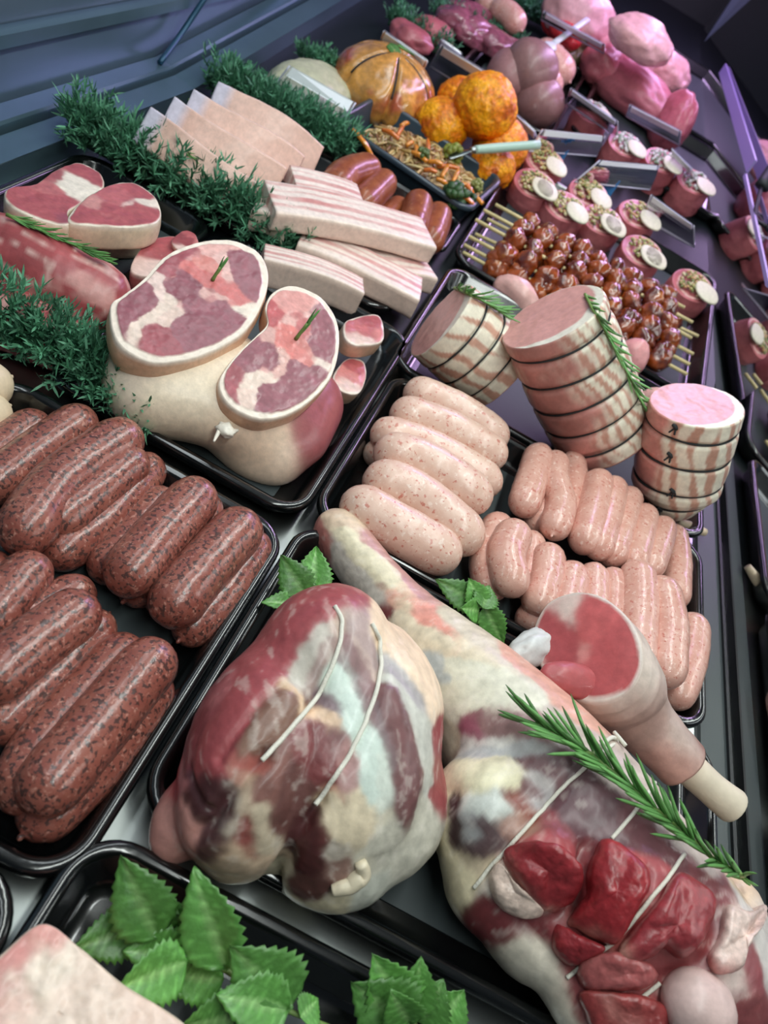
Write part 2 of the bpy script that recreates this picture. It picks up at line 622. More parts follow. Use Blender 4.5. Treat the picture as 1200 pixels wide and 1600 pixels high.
# ------------------------------------------------------------------ builders for the goods
def sausage(name, pts, r, mat, label, group, seed=0, taper=0.85, knots=True, cat='sausage', parent=None):
    C = catmull(pts, 60)
    d = np.concatenate([[0], np.cumsum(np.linalg.norm(np.diff(C, axis=0), axis=1))])
    L = d[-1]
    # resample with close rings at the ends
    u = np.linspace(0, pi, 44)
    s = L * (0.5 - 0.5 * np.cos(u)) * 0.5 + L * np.linspace(0, 1, 44) * 0.5
    C = np.stack([np.interp(s, d, C[:, j]) for j in range(3)], 1)
    T, N, B = frames(C)
    e = r * 1.25
    R = []
    for q in s:
        f = 1.0
        for x in (q, L - q):
            if x < e:
                f *= math.sqrt(max(0.0, 1 - ((e - x) / e) ** 2.3))
        R.append(max(0.10 * r, r * f))
    R = np.array(R) * (1 + 0.035 * fbm(C, 40, seed))
    a = np.linspace(0, 2 * pi, 20, endpoint=False)
    rings = [C[i] + R[i] * (np.cos(a)[:, None] * N[i] + np.sin(a)[:, None] * B[i]) for i in range(len(C))]
    if knots:
        rings = [rings[0] * 0.6 + C[0] * 0.4 - T[0] * 0.0028, rings[0] - T[0] * 0.0015] + rings + [rings[-1] + T[-1] * 0.0015, rings[-1] * 0.6 + C[-1] * 0.4 + T[-1] * 0.0028]
    V, F = loft(rings)
    V = V + (normals(V, F) * (0.0006 * fbm(V, 140, seed + 5))[:, None])
    return obj(name, (V, F), mat, parent, label=label, cat=cat if not parent else None, group=group)

def smooth_outline(P, n):
    return catmull(P, n, closed=True)

def slab(name, outline, nrm, thick, top_seeds, rim_col, side_col, band=0.10, nr=44, na=180, mat=None, amp=0.0012, mot=1.0, label=None, cat='steak', group=None, seed=0, wamp=0.006, wscale=90, sharp=0.0012, spread=1.0, side_seeds=None, ctr=None, strokes=None):
    """a slice cut from a joint: flat muscle face, fat band, skin round the edge"""
    nrm = unit(nrm)
    O = smooth_outline(outline, na)
    c = O.mean(0) if ctr is None else np.asarray(ctr, float)
    rows = [c + (O - c) * t for t in np.linspace(0.02, 0.985, nr)]
    ntop = nr
    size = np.linalg.norm(O - c, axis=1).mean()
    rows.append(c + (O - c) * 0.998 - nrm * 0.0012)
    for k in range(1, 9):
        z = thick * k / 8
        bul = 1 + spread * 0.02 * math.sin(pi * k / 8)
        rows.append(c + (O - c) * bul - nrm * (0.0025 + (thick - 0.004) * k / 8))
    rows.append(c + (O - c) * 0.95 - nrm * thick)
    V, F = loft(rows)
    n = na
    cols = np.zeros((len(V), 3))
    sc = seedcol(V, top_seeds, sharp, wscale, wamp, seed) if strokes is None else paint(V, strokes, 0.0006, 120, 0.0030, seed)[0]
    sc = mottle(V, sc, 160, 0.16 * mot, seed + 3)
    sc = mottle(V * np.array([1, 3.0, 1]), sc, 220, 0.12 * mot, seed + 4)
    t_all = np.concatenate([np.repeat(np.linspace(0.02, 0.985, nr), n), np.full(len(V) - nr * n, 1.0)])
    edge = (1 - t_all) * size + 0.0015 * fbm(V, 120, seed + 9)
    fat = np.clip((band * size - edge) / 0.0012, 0, 1)[:, None]
    rim = mottle(V, np.repeat(lin(rim_col)[None], len(V), 0), 70, 0.06, seed)
    top = sc * (1 - fat) + rim * fat
    side = mottle(V, np.repeat(lin(side_col)[None], len(V), 0), 55, 0.10, seed + 8)
    if side_seeds:
        side = mottle(V, seedcol(V, side_seeds, 0.003, 60, 0.006, seed + 21), 60, 0.1, seed)
    istop = (np.arange(len(V)) < (nr + 1) * n)[:, None]
    cols = np.where(istop, top, side)
    cols[-2] = top[0]
    h = np.zeros(len(V))
    h[:nr * n] = amp * fbm(V[:nr * n], 90, seed + 2) + 0.6 * amp * (1 - fat[:nr * n, 0])
    V = V + nrm * h[:, None] + (~istop) * (normals(V, F) * (0.0008 * fbm(V, 60, seed + 6))[:, None])
    return obj(name, (V, F), mat or M_flesh, cols=np.clip(cols, 0, 1), label=label, cat=cat, group=group)

def gloft(spine, radii, m=80, n=64, face=14, amp=0.0, sc=40, seed=0, flat=(True, True), groove=(), gdepth=0.05, sq=(1, 1)):
    """lofted joint with cut faces at its ends; returns mesh, ring parameter, angle and face radius (-1 on the side)"""
    C = catmull(spine, m)
    T, N, B = frames(C)
    R = np.interp(np.linspace(0, 1, m), np.linspace(0, 1, len(radii)), radii)
    a = np.linspace(0, 2 * pi, n, endpoint=False)
    dirs = [np.cos(a)[:, None] * N[i] * sq[0] + np.sin(a)[:, None] * B[i] * sq[1] for i in range(m)]
    rows = []; S = []; FR = []
    s = np.linspace(0, 1, m)
    if flat[0]:
        for q in np.linspace(0.03, 0.96, face):
            rows.append(C[0] + dirs[0] * R[0] * q); S.append(0); FR.append(q)
    for i in range(m):
        g = 1.0
        for gs in groove:
            g -= gdepth * math.exp(-((s[i] - gs) / 0.022) ** 2)
        e = 1.0
        if flat[0] and i == 0: e = 0.985
        if flat[1] and i == m - 1: e = 0.985
        if not flat[0]:
            e *= math.sqrt(max(0.003, 1 - max(0, 1 - s[i] / 0.12) ** 2))
        if not flat[1]:
            e *= math.sqrt(max(0.003, 1 - max(0, 1 - (1 - s[i]) / 0.12) ** 2))
        rows.append(C[i] + dirs[i] * R[i] * g * e); S.append(s[i]); FR.append(-1)
    if flat[1]:
        for q in np.linspace(0.96, 0.03, face):
            rows.append(C[-1] + dirs[-1] * R[-1] * q); S.append(1); FR.append(q)
    V, F = loft(rows)
    S = np.concatenate([np.repeat(S, n), [S[0], S[-1]]])
    FR = np.concatenate([np.repeat(FR, n), [FR[0], FR[-1]]])
    AN = np.concatenate([np.tile(a, len(rows)), [0, 0]])
    if amp:
        V = V + normals(V, F) * (amp * fbm(V, sc, seed))[:, None]
    return (V, F), S, AN, FR, (C, T, N, B, R)

def ring_string(fr, s, r, mat, parent, name='string', m=80, lift=1.0, wob=0.0, seed=0):
    C, T, N, B, R = fr
    i = int(round(s * (len(C) - 1)))
    a = np.linspace(0, 2 * pi, 49)
    P = C[i] + (R[i] * lift) * (np.cos(a)[:, None] * N[i] + np.sin(a)[:, None] * B[i]) + T[i] * (wob * np.sin(a * 2 + seed))[:, None]
    return obj(name, tube(P, r, 6, 97), mat, parent)

def leafmesh(base, tip, width, nrm, serr=0.10, seed=0, cup=0.18, droop=0.15, nu=15, nv=9, teeth=9):
    base = np.asarray(base, float); tip = np.asarray(tip, float)
    ax = tip - base
    L = np.linalg.norm(ax)
    ax = ax / L
    nz = unit(np.asarray(nrm, float) - ax * (np.asarray(nrm, float) @ ax))
    sd = np.cross(nz, ax)
    nu = 2 * teeth + 3
    V = []; cl = []
    for i in range(nu):
        u = i / (nu - 1)
        w = width * 0.5 * (math.sin(pi * min(1, u ** 0.66)) ** 0.95 + 0.015)
        w *= 1 + (serr if i % 2 else -serr) * (1 if 0.08 < u < 0.99 else 0)
        for j in range(nv):
            v = 2 * j / (nv - 1) - 1
            vein = -0.035 * L * max(0, 1 - abs(((u * 7 - abs(v) * 1.6) % 1) - 0.5) * 5) * (abs(v) < 0.93)
            h = cup * abs(v) * w - droop * L * u * u + 0.25 * vein * (1 - abs(v) * 0.4) - 0.02 * L * max(0, 1 - abs(v) * 5)
            h += 0.03 * L * math.sin(3 * u + seed * 2.1 + v * 2)
            V.append(base + ax * (L * u + (0.12 * abs(v) * 0)) + sd * (w * v) + nz * h)
            g = np.array([0.078, 0.225, 0.042]) if abs(v) > 0.08 else np.array([0.18, 0.35, 0.11])
            if vein < -0.012 * L: g = g * 1.45 + 0.015
            cl.append(g)
    V = np.array(V); cl = np.array(cl)
    F = []
    for i in range(nu - 1):
        for j in range(nv - 1):
            a = i * nv + j
            F.append((a, a + 1, a + nv + 1, a + nv))
    # thickness
    n = len(V)
    V2 = V - nz * 0.0005
    F2 = [tuple(q + n for q in reversed(f)) for f in F]
    brd = [j for j in range(nv)] + [i * nv + nv - 1 for i in range(1, nu)] + [(nu - 1) * nv + j for j in range(nv - 2, -1, -1)] + [i * nv for i in range(nu - 2, 0, -1)]
    for k in range(len(brd)):
        a, b = brd[k], brd[(k + 1) % len(brd)]
        F2.append((b, a, a + n, b + n))
    return (np.vstack([V, V2]), F + F2), np.vstack([cl, cl * 0.9 + 0.03])

def mint(label, leaves, stem=None, group=None, bright=1.0):
    allp = np.array([p for l in leaves for p in (l[0], l[1])])
    t = thing('mint_sprig', (*allp[:, :2].mean(0), allp[:, 2].min()), label, 'mint', group)
    if stem is not None:
        obj('stem', tube(stem, [0.0017, 0.0012], 6), M_stem, t)
    for i, l in enumerate(leaves):
        nrm = l[3] if len(l) > 3 else (-0.15 + 0.3 * math.sin(i * 2.3), -0.55, 0.8)
        vf, cl = leafmesh(l[0], l[1], l[2], nrm, seed=i)
        f = bright * (0.8 + 0.7 * ((i * 37) % 10) / 10)
        obj('leaf', vf, M_leaf, t, cols=cl * f, smooth=True)
    return t

_needle = {}
def needle_mesh(k):
    if k not in _needle:
        rnd = random.Random(k)
        rows = []
        bend = rnd.uniform(0.05, 0.22)
        for u, w in ((0, 0.35), (0.2, 0.9), (0.55, 1.0), (0.85, 0.7), (1.0, 0.12)):
            z = bend * u * u
            rows.append(np.array([(-0.045 * w, u, z + 0.02), (0, u, z + 0.05 * w), (0.045 * w, u, z + 0.02), (0, u, z - 0.03 * w)]))
        V, F = loft(rows)
        c = np.where(V[:, 2:3] > 0.1 * V[:, 1:2] + 0.0, np.array([[0.07, 0.20, 0.05]]), np.array([[0.16, 0.30, 0.12]]))
        c = np.repeat(np.array([[0.125, 0.310, 0.085]]), len(V), 0) * rnd.uniform(0.6, 1.5)
        _needle[k] = meshdata('leaf', V, F, M_leaf, c)
    return _needle[k]

def rosemary(label, pts, count, length, group=None, fan=0.9, upv=(0, 0, 1), seed=0, dirn=1, fat=1.0):
    C = catmull(pts, 60)
    t = thing('rosemary_sprig', C[0], label, 'rosemary', group)
    obj('stem', tube(pts, [0.0016, 0.0009], 6), M_stem, t)
    T, N, B = frames(C)
    rnd = random.Random(seed)
    upv = unit(upv)
    for i in range(count):
        u = (i + rnd.random()) / count
        k = min(59, int(u * 59))
        side = 1 if i % 2 else -1
        x = unit(np.cross(T[k], upv)) * side
        ang = rnd.uniform(0.1, 1.2)
        out = unit(x * math.cos(ang) + upv * math.sin(ang) * 0.8)
        d = unit(T[k] * dirn * rnd.uniform(0.9, 1.6) + out * fan)
        z = unit(upv - d * (upv @ d))
        sx = np.cross(d, z)
        o = bpy.data.objects.new('leaf', needle_mesh(rnd.randrange(6)))
        COL.objects.link(o)
        o.parent = t
        L = length * rnd.uniform(0.7, 1.15) * (1 - 0.35 * max(0, u - 0.7) / 0.3)
        p = C[k] - C[0]
        wd = length * fat
        o.matrix_local = Matrix(((sx[0] * wd, d[0] * L, z[0] * wd, p[0]), (sx[1] * wd, d[1] * L, z[1] * wd, p[1]), (sx[2] * wd, d[2] * L, z[2] * wd, p[2]), (0, 0, 0, 1)))
    return t

def garland(label, p0, p1, h=0.045, w=0.03, n=1500, seed=0):
    p0 = np.asarray(p0, float); p1 = np.asarray(p1, float)
    t = thing('parsley_garland', (p0 + p1) / 2, label, 'garland', 'plastic greenery dividers')
    ax = unit(p1 - p0)
    L = np.linalg.norm(p1 - p0)
    sd = unit(np.cross((0, 0, 1), ax))
    obj('backing_strip', tube([p0 + (0, 0, 0.006), (p0 + p1) / 2 + (0, 0, 0.006), p1 + (0, 0, 0.006)], 0.005, 8), M_garland, t, cols=np.array([0.03, 0.09, 0.05]))
    rnd = np.random.default_rng(seed)
    # tufts along the strip, each a spray of flat needles
    per = 18
    nt = max(30, n // per)
    u = rnd.random(nt)
    b = p0 + np.outer(u * L, ax) + (0, 0, 0.006) + np.outer(rnd.normal(0, w * 0.12, nt), sd)
    dr = np.outer(rnd.normal(0, 0.50, nt), sd) + np.outer(rnd.uniform(0.25, 1.0, nt), (0, 0, 1.0)) + np.outer(rnd.normal(0, 0.22, nt), ax)
    dr /= np.linalg.norm(dr, axis=1)[:, None]
    stem = h * rnd.uniform(0.45, 0.95, nt)
    shade = rnd.uniform(0.65, 1.25, nt)
    R_ = lambda q: np.repeat(q, per, 0)
    N_ = nt * per
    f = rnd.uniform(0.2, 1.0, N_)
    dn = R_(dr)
    p = R_(b) + dn * (R_(stem) * f)[:, None]
    d = dn * rnd.uniform(0.7, 1.5, N_)[:, None] + rnd.normal(0, 0.5, (N_, 3))
    d /= np.linalg.norm(d, axis=1)[:, None]
    l = (h * rnd.uniform(0.14, 0.28, N_))[:, None]
    x = np.cross(d, rnd.normal(0, 1, (N_, 3)))
    x = x / np.linalg.norm(x, axis=1)[:, None] * 0.0008
    z = np.cross(d, x) * 0.6
    V = np.stack([p - x, p + x, p + d * l * 0.6 + x * 1.1 + z, p + d * l * 0.6 - x * 1.1 + z, p + d * l], 1).reshape(-1, 3)
    V[:, 2] = np.maximum(V[:, 2], min(p0[2], p1[2]) - 0.004)
    F = []
    for k in range(0, 5 * N_, 5):
        F += [(k, k + 1, k + 2, k + 3), (k + 3, k + 2, k + 4)]
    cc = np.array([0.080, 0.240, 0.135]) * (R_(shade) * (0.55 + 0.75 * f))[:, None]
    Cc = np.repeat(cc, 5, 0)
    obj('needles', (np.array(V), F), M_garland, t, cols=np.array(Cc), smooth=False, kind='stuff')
    return t

# ------------------------------------------------------------------ trays at the near end
tray('black tray of dark speckled beef sausages at the left', -0.250, 0.112, -0.0205, 0.378)
tray('black tray past the left frame edge, below the beef sausage tray', -0.270, -0.120, -0.0315, 0.1105)
tray('large black tray under the tied lamb shoulder and the whole lamb leg', -0.0190, 0.160, 0.335, 0.3985)
tray('black tray in the near left corner with the mint and the pale fat joint', -0.030, -0.075, 0.200, 0.147)
tray('black tray full of pale thick and thin pork sausages', -0.0190, 0.404, 0.328, 0.632)
tray('black tray under the pork leg joint and its two round steaks', -0.235, 0.392, -0.0205, 0.700)
tray('black tray under the string-tied rolled pork loins', -0.0300, 0.640, 0.330, 0.905)

# dark speckled beef sausages: two layers, top ones lie on the bundle below
RS = [
 ([(-0.2056,0.2893,0.02),(-0.2064,0.3293,0.02),(-0.2036,0.36,0.02)], 0.0145, 'dark beef sausage at the back left of its tray, cut off by the frame edge'),
 ([(-0.1887,0.2723,0.03),(-0.1854,0.3244,0.03),(-0.1809,0.3754,0.03)], 0.0150, 'dark beef sausage in the back row, second from the left edge'),
 ([(-0.149,0.2481,0.036),(-0.1574,0.3059,0.036),(-0.1487,0.3779,0.036)], 0.0175, 'longest curved beef sausage with a white streak, top of the back bundle'),
 ([(-0.1444,0.2722,0.032),(-0.1403,0.3114,0.032),(-0.1349,0.3646,0.032)], 0.0150, 'short pointed beef sausage lying in front of the long curved one'),
 ([(-0.135,0.2621,0.02),(-0.1268,0.3115,0.02),(-0.1296,0.378,0.02)], 0.0145, 'beef sausage lowest at the right of the back bundle'),
 ([(-0.0884,0.2579,0.036),(-0.0886,0.3032,0.036),(-0.0863,0.3642,0.036)], 0.0172, 'top beef sausage of the second bundle from the back right'),
 ([(-0.0845,0.2658,0.019),(-0.0801,0.3113,0.019),(-0.0805,0.3729,0.019)], 0.0140, 'beef sausage tucked under the right side of the second bundle'),
 ([(-0.1057,0.2701,0.018),(-0.107,0.3062,0.018),(-0.1081,0.3582,0.018)], 0.0140, 'beef sausage hidden under the left side of the second bundle'),
 ([(-0.0571,0.2543,0.036),(-0.0551,0.2997,0.036),(-0.0494,0.3598,0.036)], 0.0175, 'top beef sausage of the bundle nearest the tray rim'),
 ([(-0.0444,0.2606,0.018),(-0.0381,0.3077,0.018),(-0.0381,0.3655,0.018)], 0.0138, 'beef sausage tucked along the rim below the right bundle'),
 ([(-0.067,0.2696,0.018),(-0.067,0.305,0.018),(-0.0665,0.3486,0.018)], 0.0145, 'beef sausage hidden behind the left side of the right bundle'),
 ([(-0.1315,0.1887,0.03),(-0.1334,0.2234,0.03),(-0.1348,0.2566,0.03)], 0.0150, 'beef sausage reaching in from the left edge of the frame'),
 ([(-0.1547,0.2163,0.02),(-0.155,0.2319,0.02),(-0.1529,0.252,0.02)], 0.0130, 'small end of a beef sausage at the left edge of the frame'),
 ([(-0.1216,0.1909,0.02),(-0.1173,0.23,0.02),(-0.1047,0.2634,0.02)], 0.0135, 'beef sausage at the back of the left middle bundle'),
 ([(-0.1085,0.1657,0.036),(-0.1038,0.203,0.036),(-0.0942,0.245,0.036)], 0.0160, 'top beef sausage of the left middle bundle'),
 ([(-0.0969,0.1563,0.02),(-0.0894,0.1959,0.02),(-0.0866,0.2504,0.02)], 0.0138, 'beef sausage along the right side of the left middle bundle'),
 ([(-0.0634,0.1318,0.024),(-0.0693,0.1743,0.024),(-0.063,0.2428,0.024)], 0.0160, 'left beef sausage of the large front bundle'),
 ([(-0.0559,0.1314,0.036),(-0.0522,0.1759,0.036),(-0.0473,0.2416,0.036)], 0.0165, 'top beef sausage of the large front bundle'),
 ([(-0.0533,0.1279,0.018),(-0.0434,0.1726,0.018),(-0.0406,0.2352,0.018)], 0.0145, 'beef sausage under the right side of the large front bundle'),
]
for i, (p, r, lab) in enumerate(RS):
    sausage('beef_sausage', p, r, M_redsaus, lab, 'dark speckled beef sausages', i, knots=(i % 3 == 0))

TS = [
 ([(-0.0029,0.4263,0.034),(0.0389,0.4248,0.034),(0.0987,0.4258,0.034)], 0.0195, 'front thick pale pork sausage, nearest the shin of the lamb leg'),
 ([(0.0031,0.455,0.038),(0.047,0.4644,0.038),(0.1094,0.4471,0.038)], 0.0195, 'second thick pale pork sausage from the front'),
 ([(0.0006,0.4845,0.042),(0.0459,0.5012,0.042),(0.1052,0.4943,0.042)], 0.0190, 'third thick pale pork sausage from the front'),
 ([(-0.0097,0.5177,0.032),(0.0468,0.5372,0.032),(0.1124,0.5363,0.032)], 0.0170, 'fourth thick pale pork sausage from the front, with a pinched left end'),
 ([(-0.0043,0.5518,0.036),(0.0489,0.5689,0.036),(0.1081,0.5708,0.036)], 0.0180, 'fifth thick pale pork sausage from the front'),
 ([(-0.0032,0.5957,0.034),(0.05,0.6071,0.034),(0.1047,0.5993,0.034)], 0.0172, 'thick pale pork sausage at the back of the row'),
 ([(-0.0075,0.5168,0.014),(0.0235,0.5181,0.014),(0.0741,0.5189,0.014)], 0.0130, 'thick pale sausage hidden under the row, only its left end showing'),
]
for i, (p, r, lab) in enumerate(TS):
    sausage('thick_pork_sausage', p, r, M_pale, lab, 'thick pork sausages', 40 + i, knots=False)

CS = [
 ([(0.1368,0.6189,0.036),(0.1359,0.572,0.036),(0.1347,0.5181,0.036)], 0.0145, 'thin pork sausage at the far left of the back bundle'),
 ([(0.1507,0.6178,0.022),(0.1539,0.5683,0.022),(0.1569,0.5236,0.022)], 0.0125, 'thin pork sausage squeezed low in the middle of the back bundle'),
 ([(0.1517,0.6189,0.038),(0.1561,0.5803,0.038),(0.167,0.5522,0.038),(0.1645,0.5085,0.038)], 0.0140, 'kinked thin pork sausage on top of the back bundle'),
 ([(0.1724,0.6506,0.028),(0.1799,0.6043,0.028),(0.1779,0.539,0.028)], 0.0135, 'thin pork sausage at the right of the back bundle'),
 ([(0.199,0.6263,0.04),(0.1964,0.5651,0.04),(0.193,0.5102,0.04)], 0.0150, 'thin pork sausage first of the straight trio below the rolled loin'),
 ([(0.2158,0.6303,0.04),(0.2124,0.5735,0.04),(0.2066,0.5122,0.04)], 0.0135, 'thin pork sausage middle of the straight trio below the rolled loin'),
 ([(0.2357,0.6349,0.036),(0.2298,0.5775,0.036),(0.2214,0.5188,0.036)], 0.0135, 'thin pork sausage last of the straight trio below the rolled loin'),
 ([(0.1217,0.5089,0.026),(0.1215,0.4542,0.026),(0.1365,0.4204,0.026)], 0.0150, 'thin pork sausage curling down beside the mint'),
 ([(0.133,0.4912,0.042),(0.1295,0.4495,0.042),(0.1451,0.417,0.042)], 0.0155, 'bent thin pork sausage on top, beside the mint'),
 ([(0.1534,0.5144,0.024),(0.1574,0.4714,0.024),(0.1566,0.4402,0.024)], 0.0120, 'thin pork sausage wedged behind the bent one'),
 ([(0.1663,0.4976,0.034),(0.1688,0.4594,0.034),(0.166,0.4209,0.034)], 0.0145, 'thin pork sausage left of the gap under the trio'),
 ([(0.161,0.4208,0.018),(0.1731,0.4335,0.018),(0.1884,0.4681,0.018)], 0.0130, 'thin pork sausage lying crosswise at the tray rim'),
 ([(0.1918,0.4923,0.034),(0.19,0.4598,0.034),(0.1887,0.4161,0.034)], 0.0150, 'thin pork sausage first of those going behind the shank'),
 ([(0.2084,0.5049,0.034),(0.2114,0.4714,0.034),(0.2122,0.4321,0.034)], 0.0135, 'thin pork sausage second of those going behind the shank'),
 ([(0.226,0.5123,0.034),(0.2299,0.481,0.034),(0.2312,0.4451,0.034)], 0.0130, 'thin pork sausage third of those going behind the shank'),
 ([(0.2537,0.6219,0.036),(0.2492,0.5741,0.036),(0.2422,0.5244,0.036)], 0.0135, 'pointed thin pork sausage at the top of the right pile'),
 ([(0.2754,0.6214,0.034),(0.2695,0.5827,0.034),(0.2606,0.5358,0.034)], 0.0135, 'thin pork sausage second in the top of the right pile'),
 ([(0.2959,0.6421,0.02),(0.301,0.5921,0.02),(0.2997,0.5342,0.02)], 0.0135, 'long thin pork sausage along the right rim of the tray'),
 ([(0.2422,0.524,0.044),(0.2476,0.4741,0.044),(0.247,0.4055,0.044)], 0.0160, 'long thin pork sausage down the left of the right pile'),
 ([(0.2662,0.535,0.03),(0.2693,0.4929,0.03),(0.2685,0.4285,0.03)], 0.0125, 'thin pork sausage low between the two long ones'),
 ([(0.264,0.5194,0.046),(0.274,0.4691,0.046),(0.2721,0.4078,0.046)], 0.0160, 'longest thin pork sausage on top of the right pile'),
 ([(0.3168,0.5284,0.022),(0.3121,0.4759,0.022),(0.2969,0.4192,0.022)], 0.0155, 'thin pork sausage at the near right corner of the tray'),
]
for i, (p, r, lab) in enumerate(CS):
    sausage('thin_pork_sausage', p, r, M_pink, lab, 'thin pork sausages', 80 + i, knots=(i % 5 == 2))

# ------------------------------------------------------------------ lamb shoulder, boned and tied
CREAM = (226, 212, 186); WHITE = (216, 218, 206); GREY = (150, 128, 118); DEEP = (104, 50, 50); RED = (158, 52, 60)
PINK = (206, 130, 118); BROWN = (128, 76, 66); MAUVE = (140, 88, 94)
sh_c = np.array((0.0531,0.2177,0.05))
shoulder_prims = [
    ((0.0669,0.2385,0.05), (0.053, 0.074, 0.046), rotz(0.15)),
    ((0.0343,0.2617,0.062), (0.036, 0.050, 0.040)),
    ((0.0233,0.2066,0.05), (0.033, 0.060, 0.042), rotz(0.1)),
    ((0.0366,0.1747,0.036), (0.024, 0.027, 0.030)),
    ((0.0814,0.1851,0.032), (0.038, 0.028, 0.028)),
    ((0.0099,0.1699,0.022), (0.014, 0.022, 0.016)),
    ((0.0974,0.2196,0.038), (0.040, 0.044, 0.033)),
]
V, F = blob(sh_c, shoulder_prims, 0.007, 7, 0.13)
V[:, 2] = np.maximum(V[:, 2], 0.0036)
nn = normals(V, F)
V = V + nn * (0.0010 * fbm(V, 45, 3) + 0.0004 * fbm(V, 150, 4))[:, None]
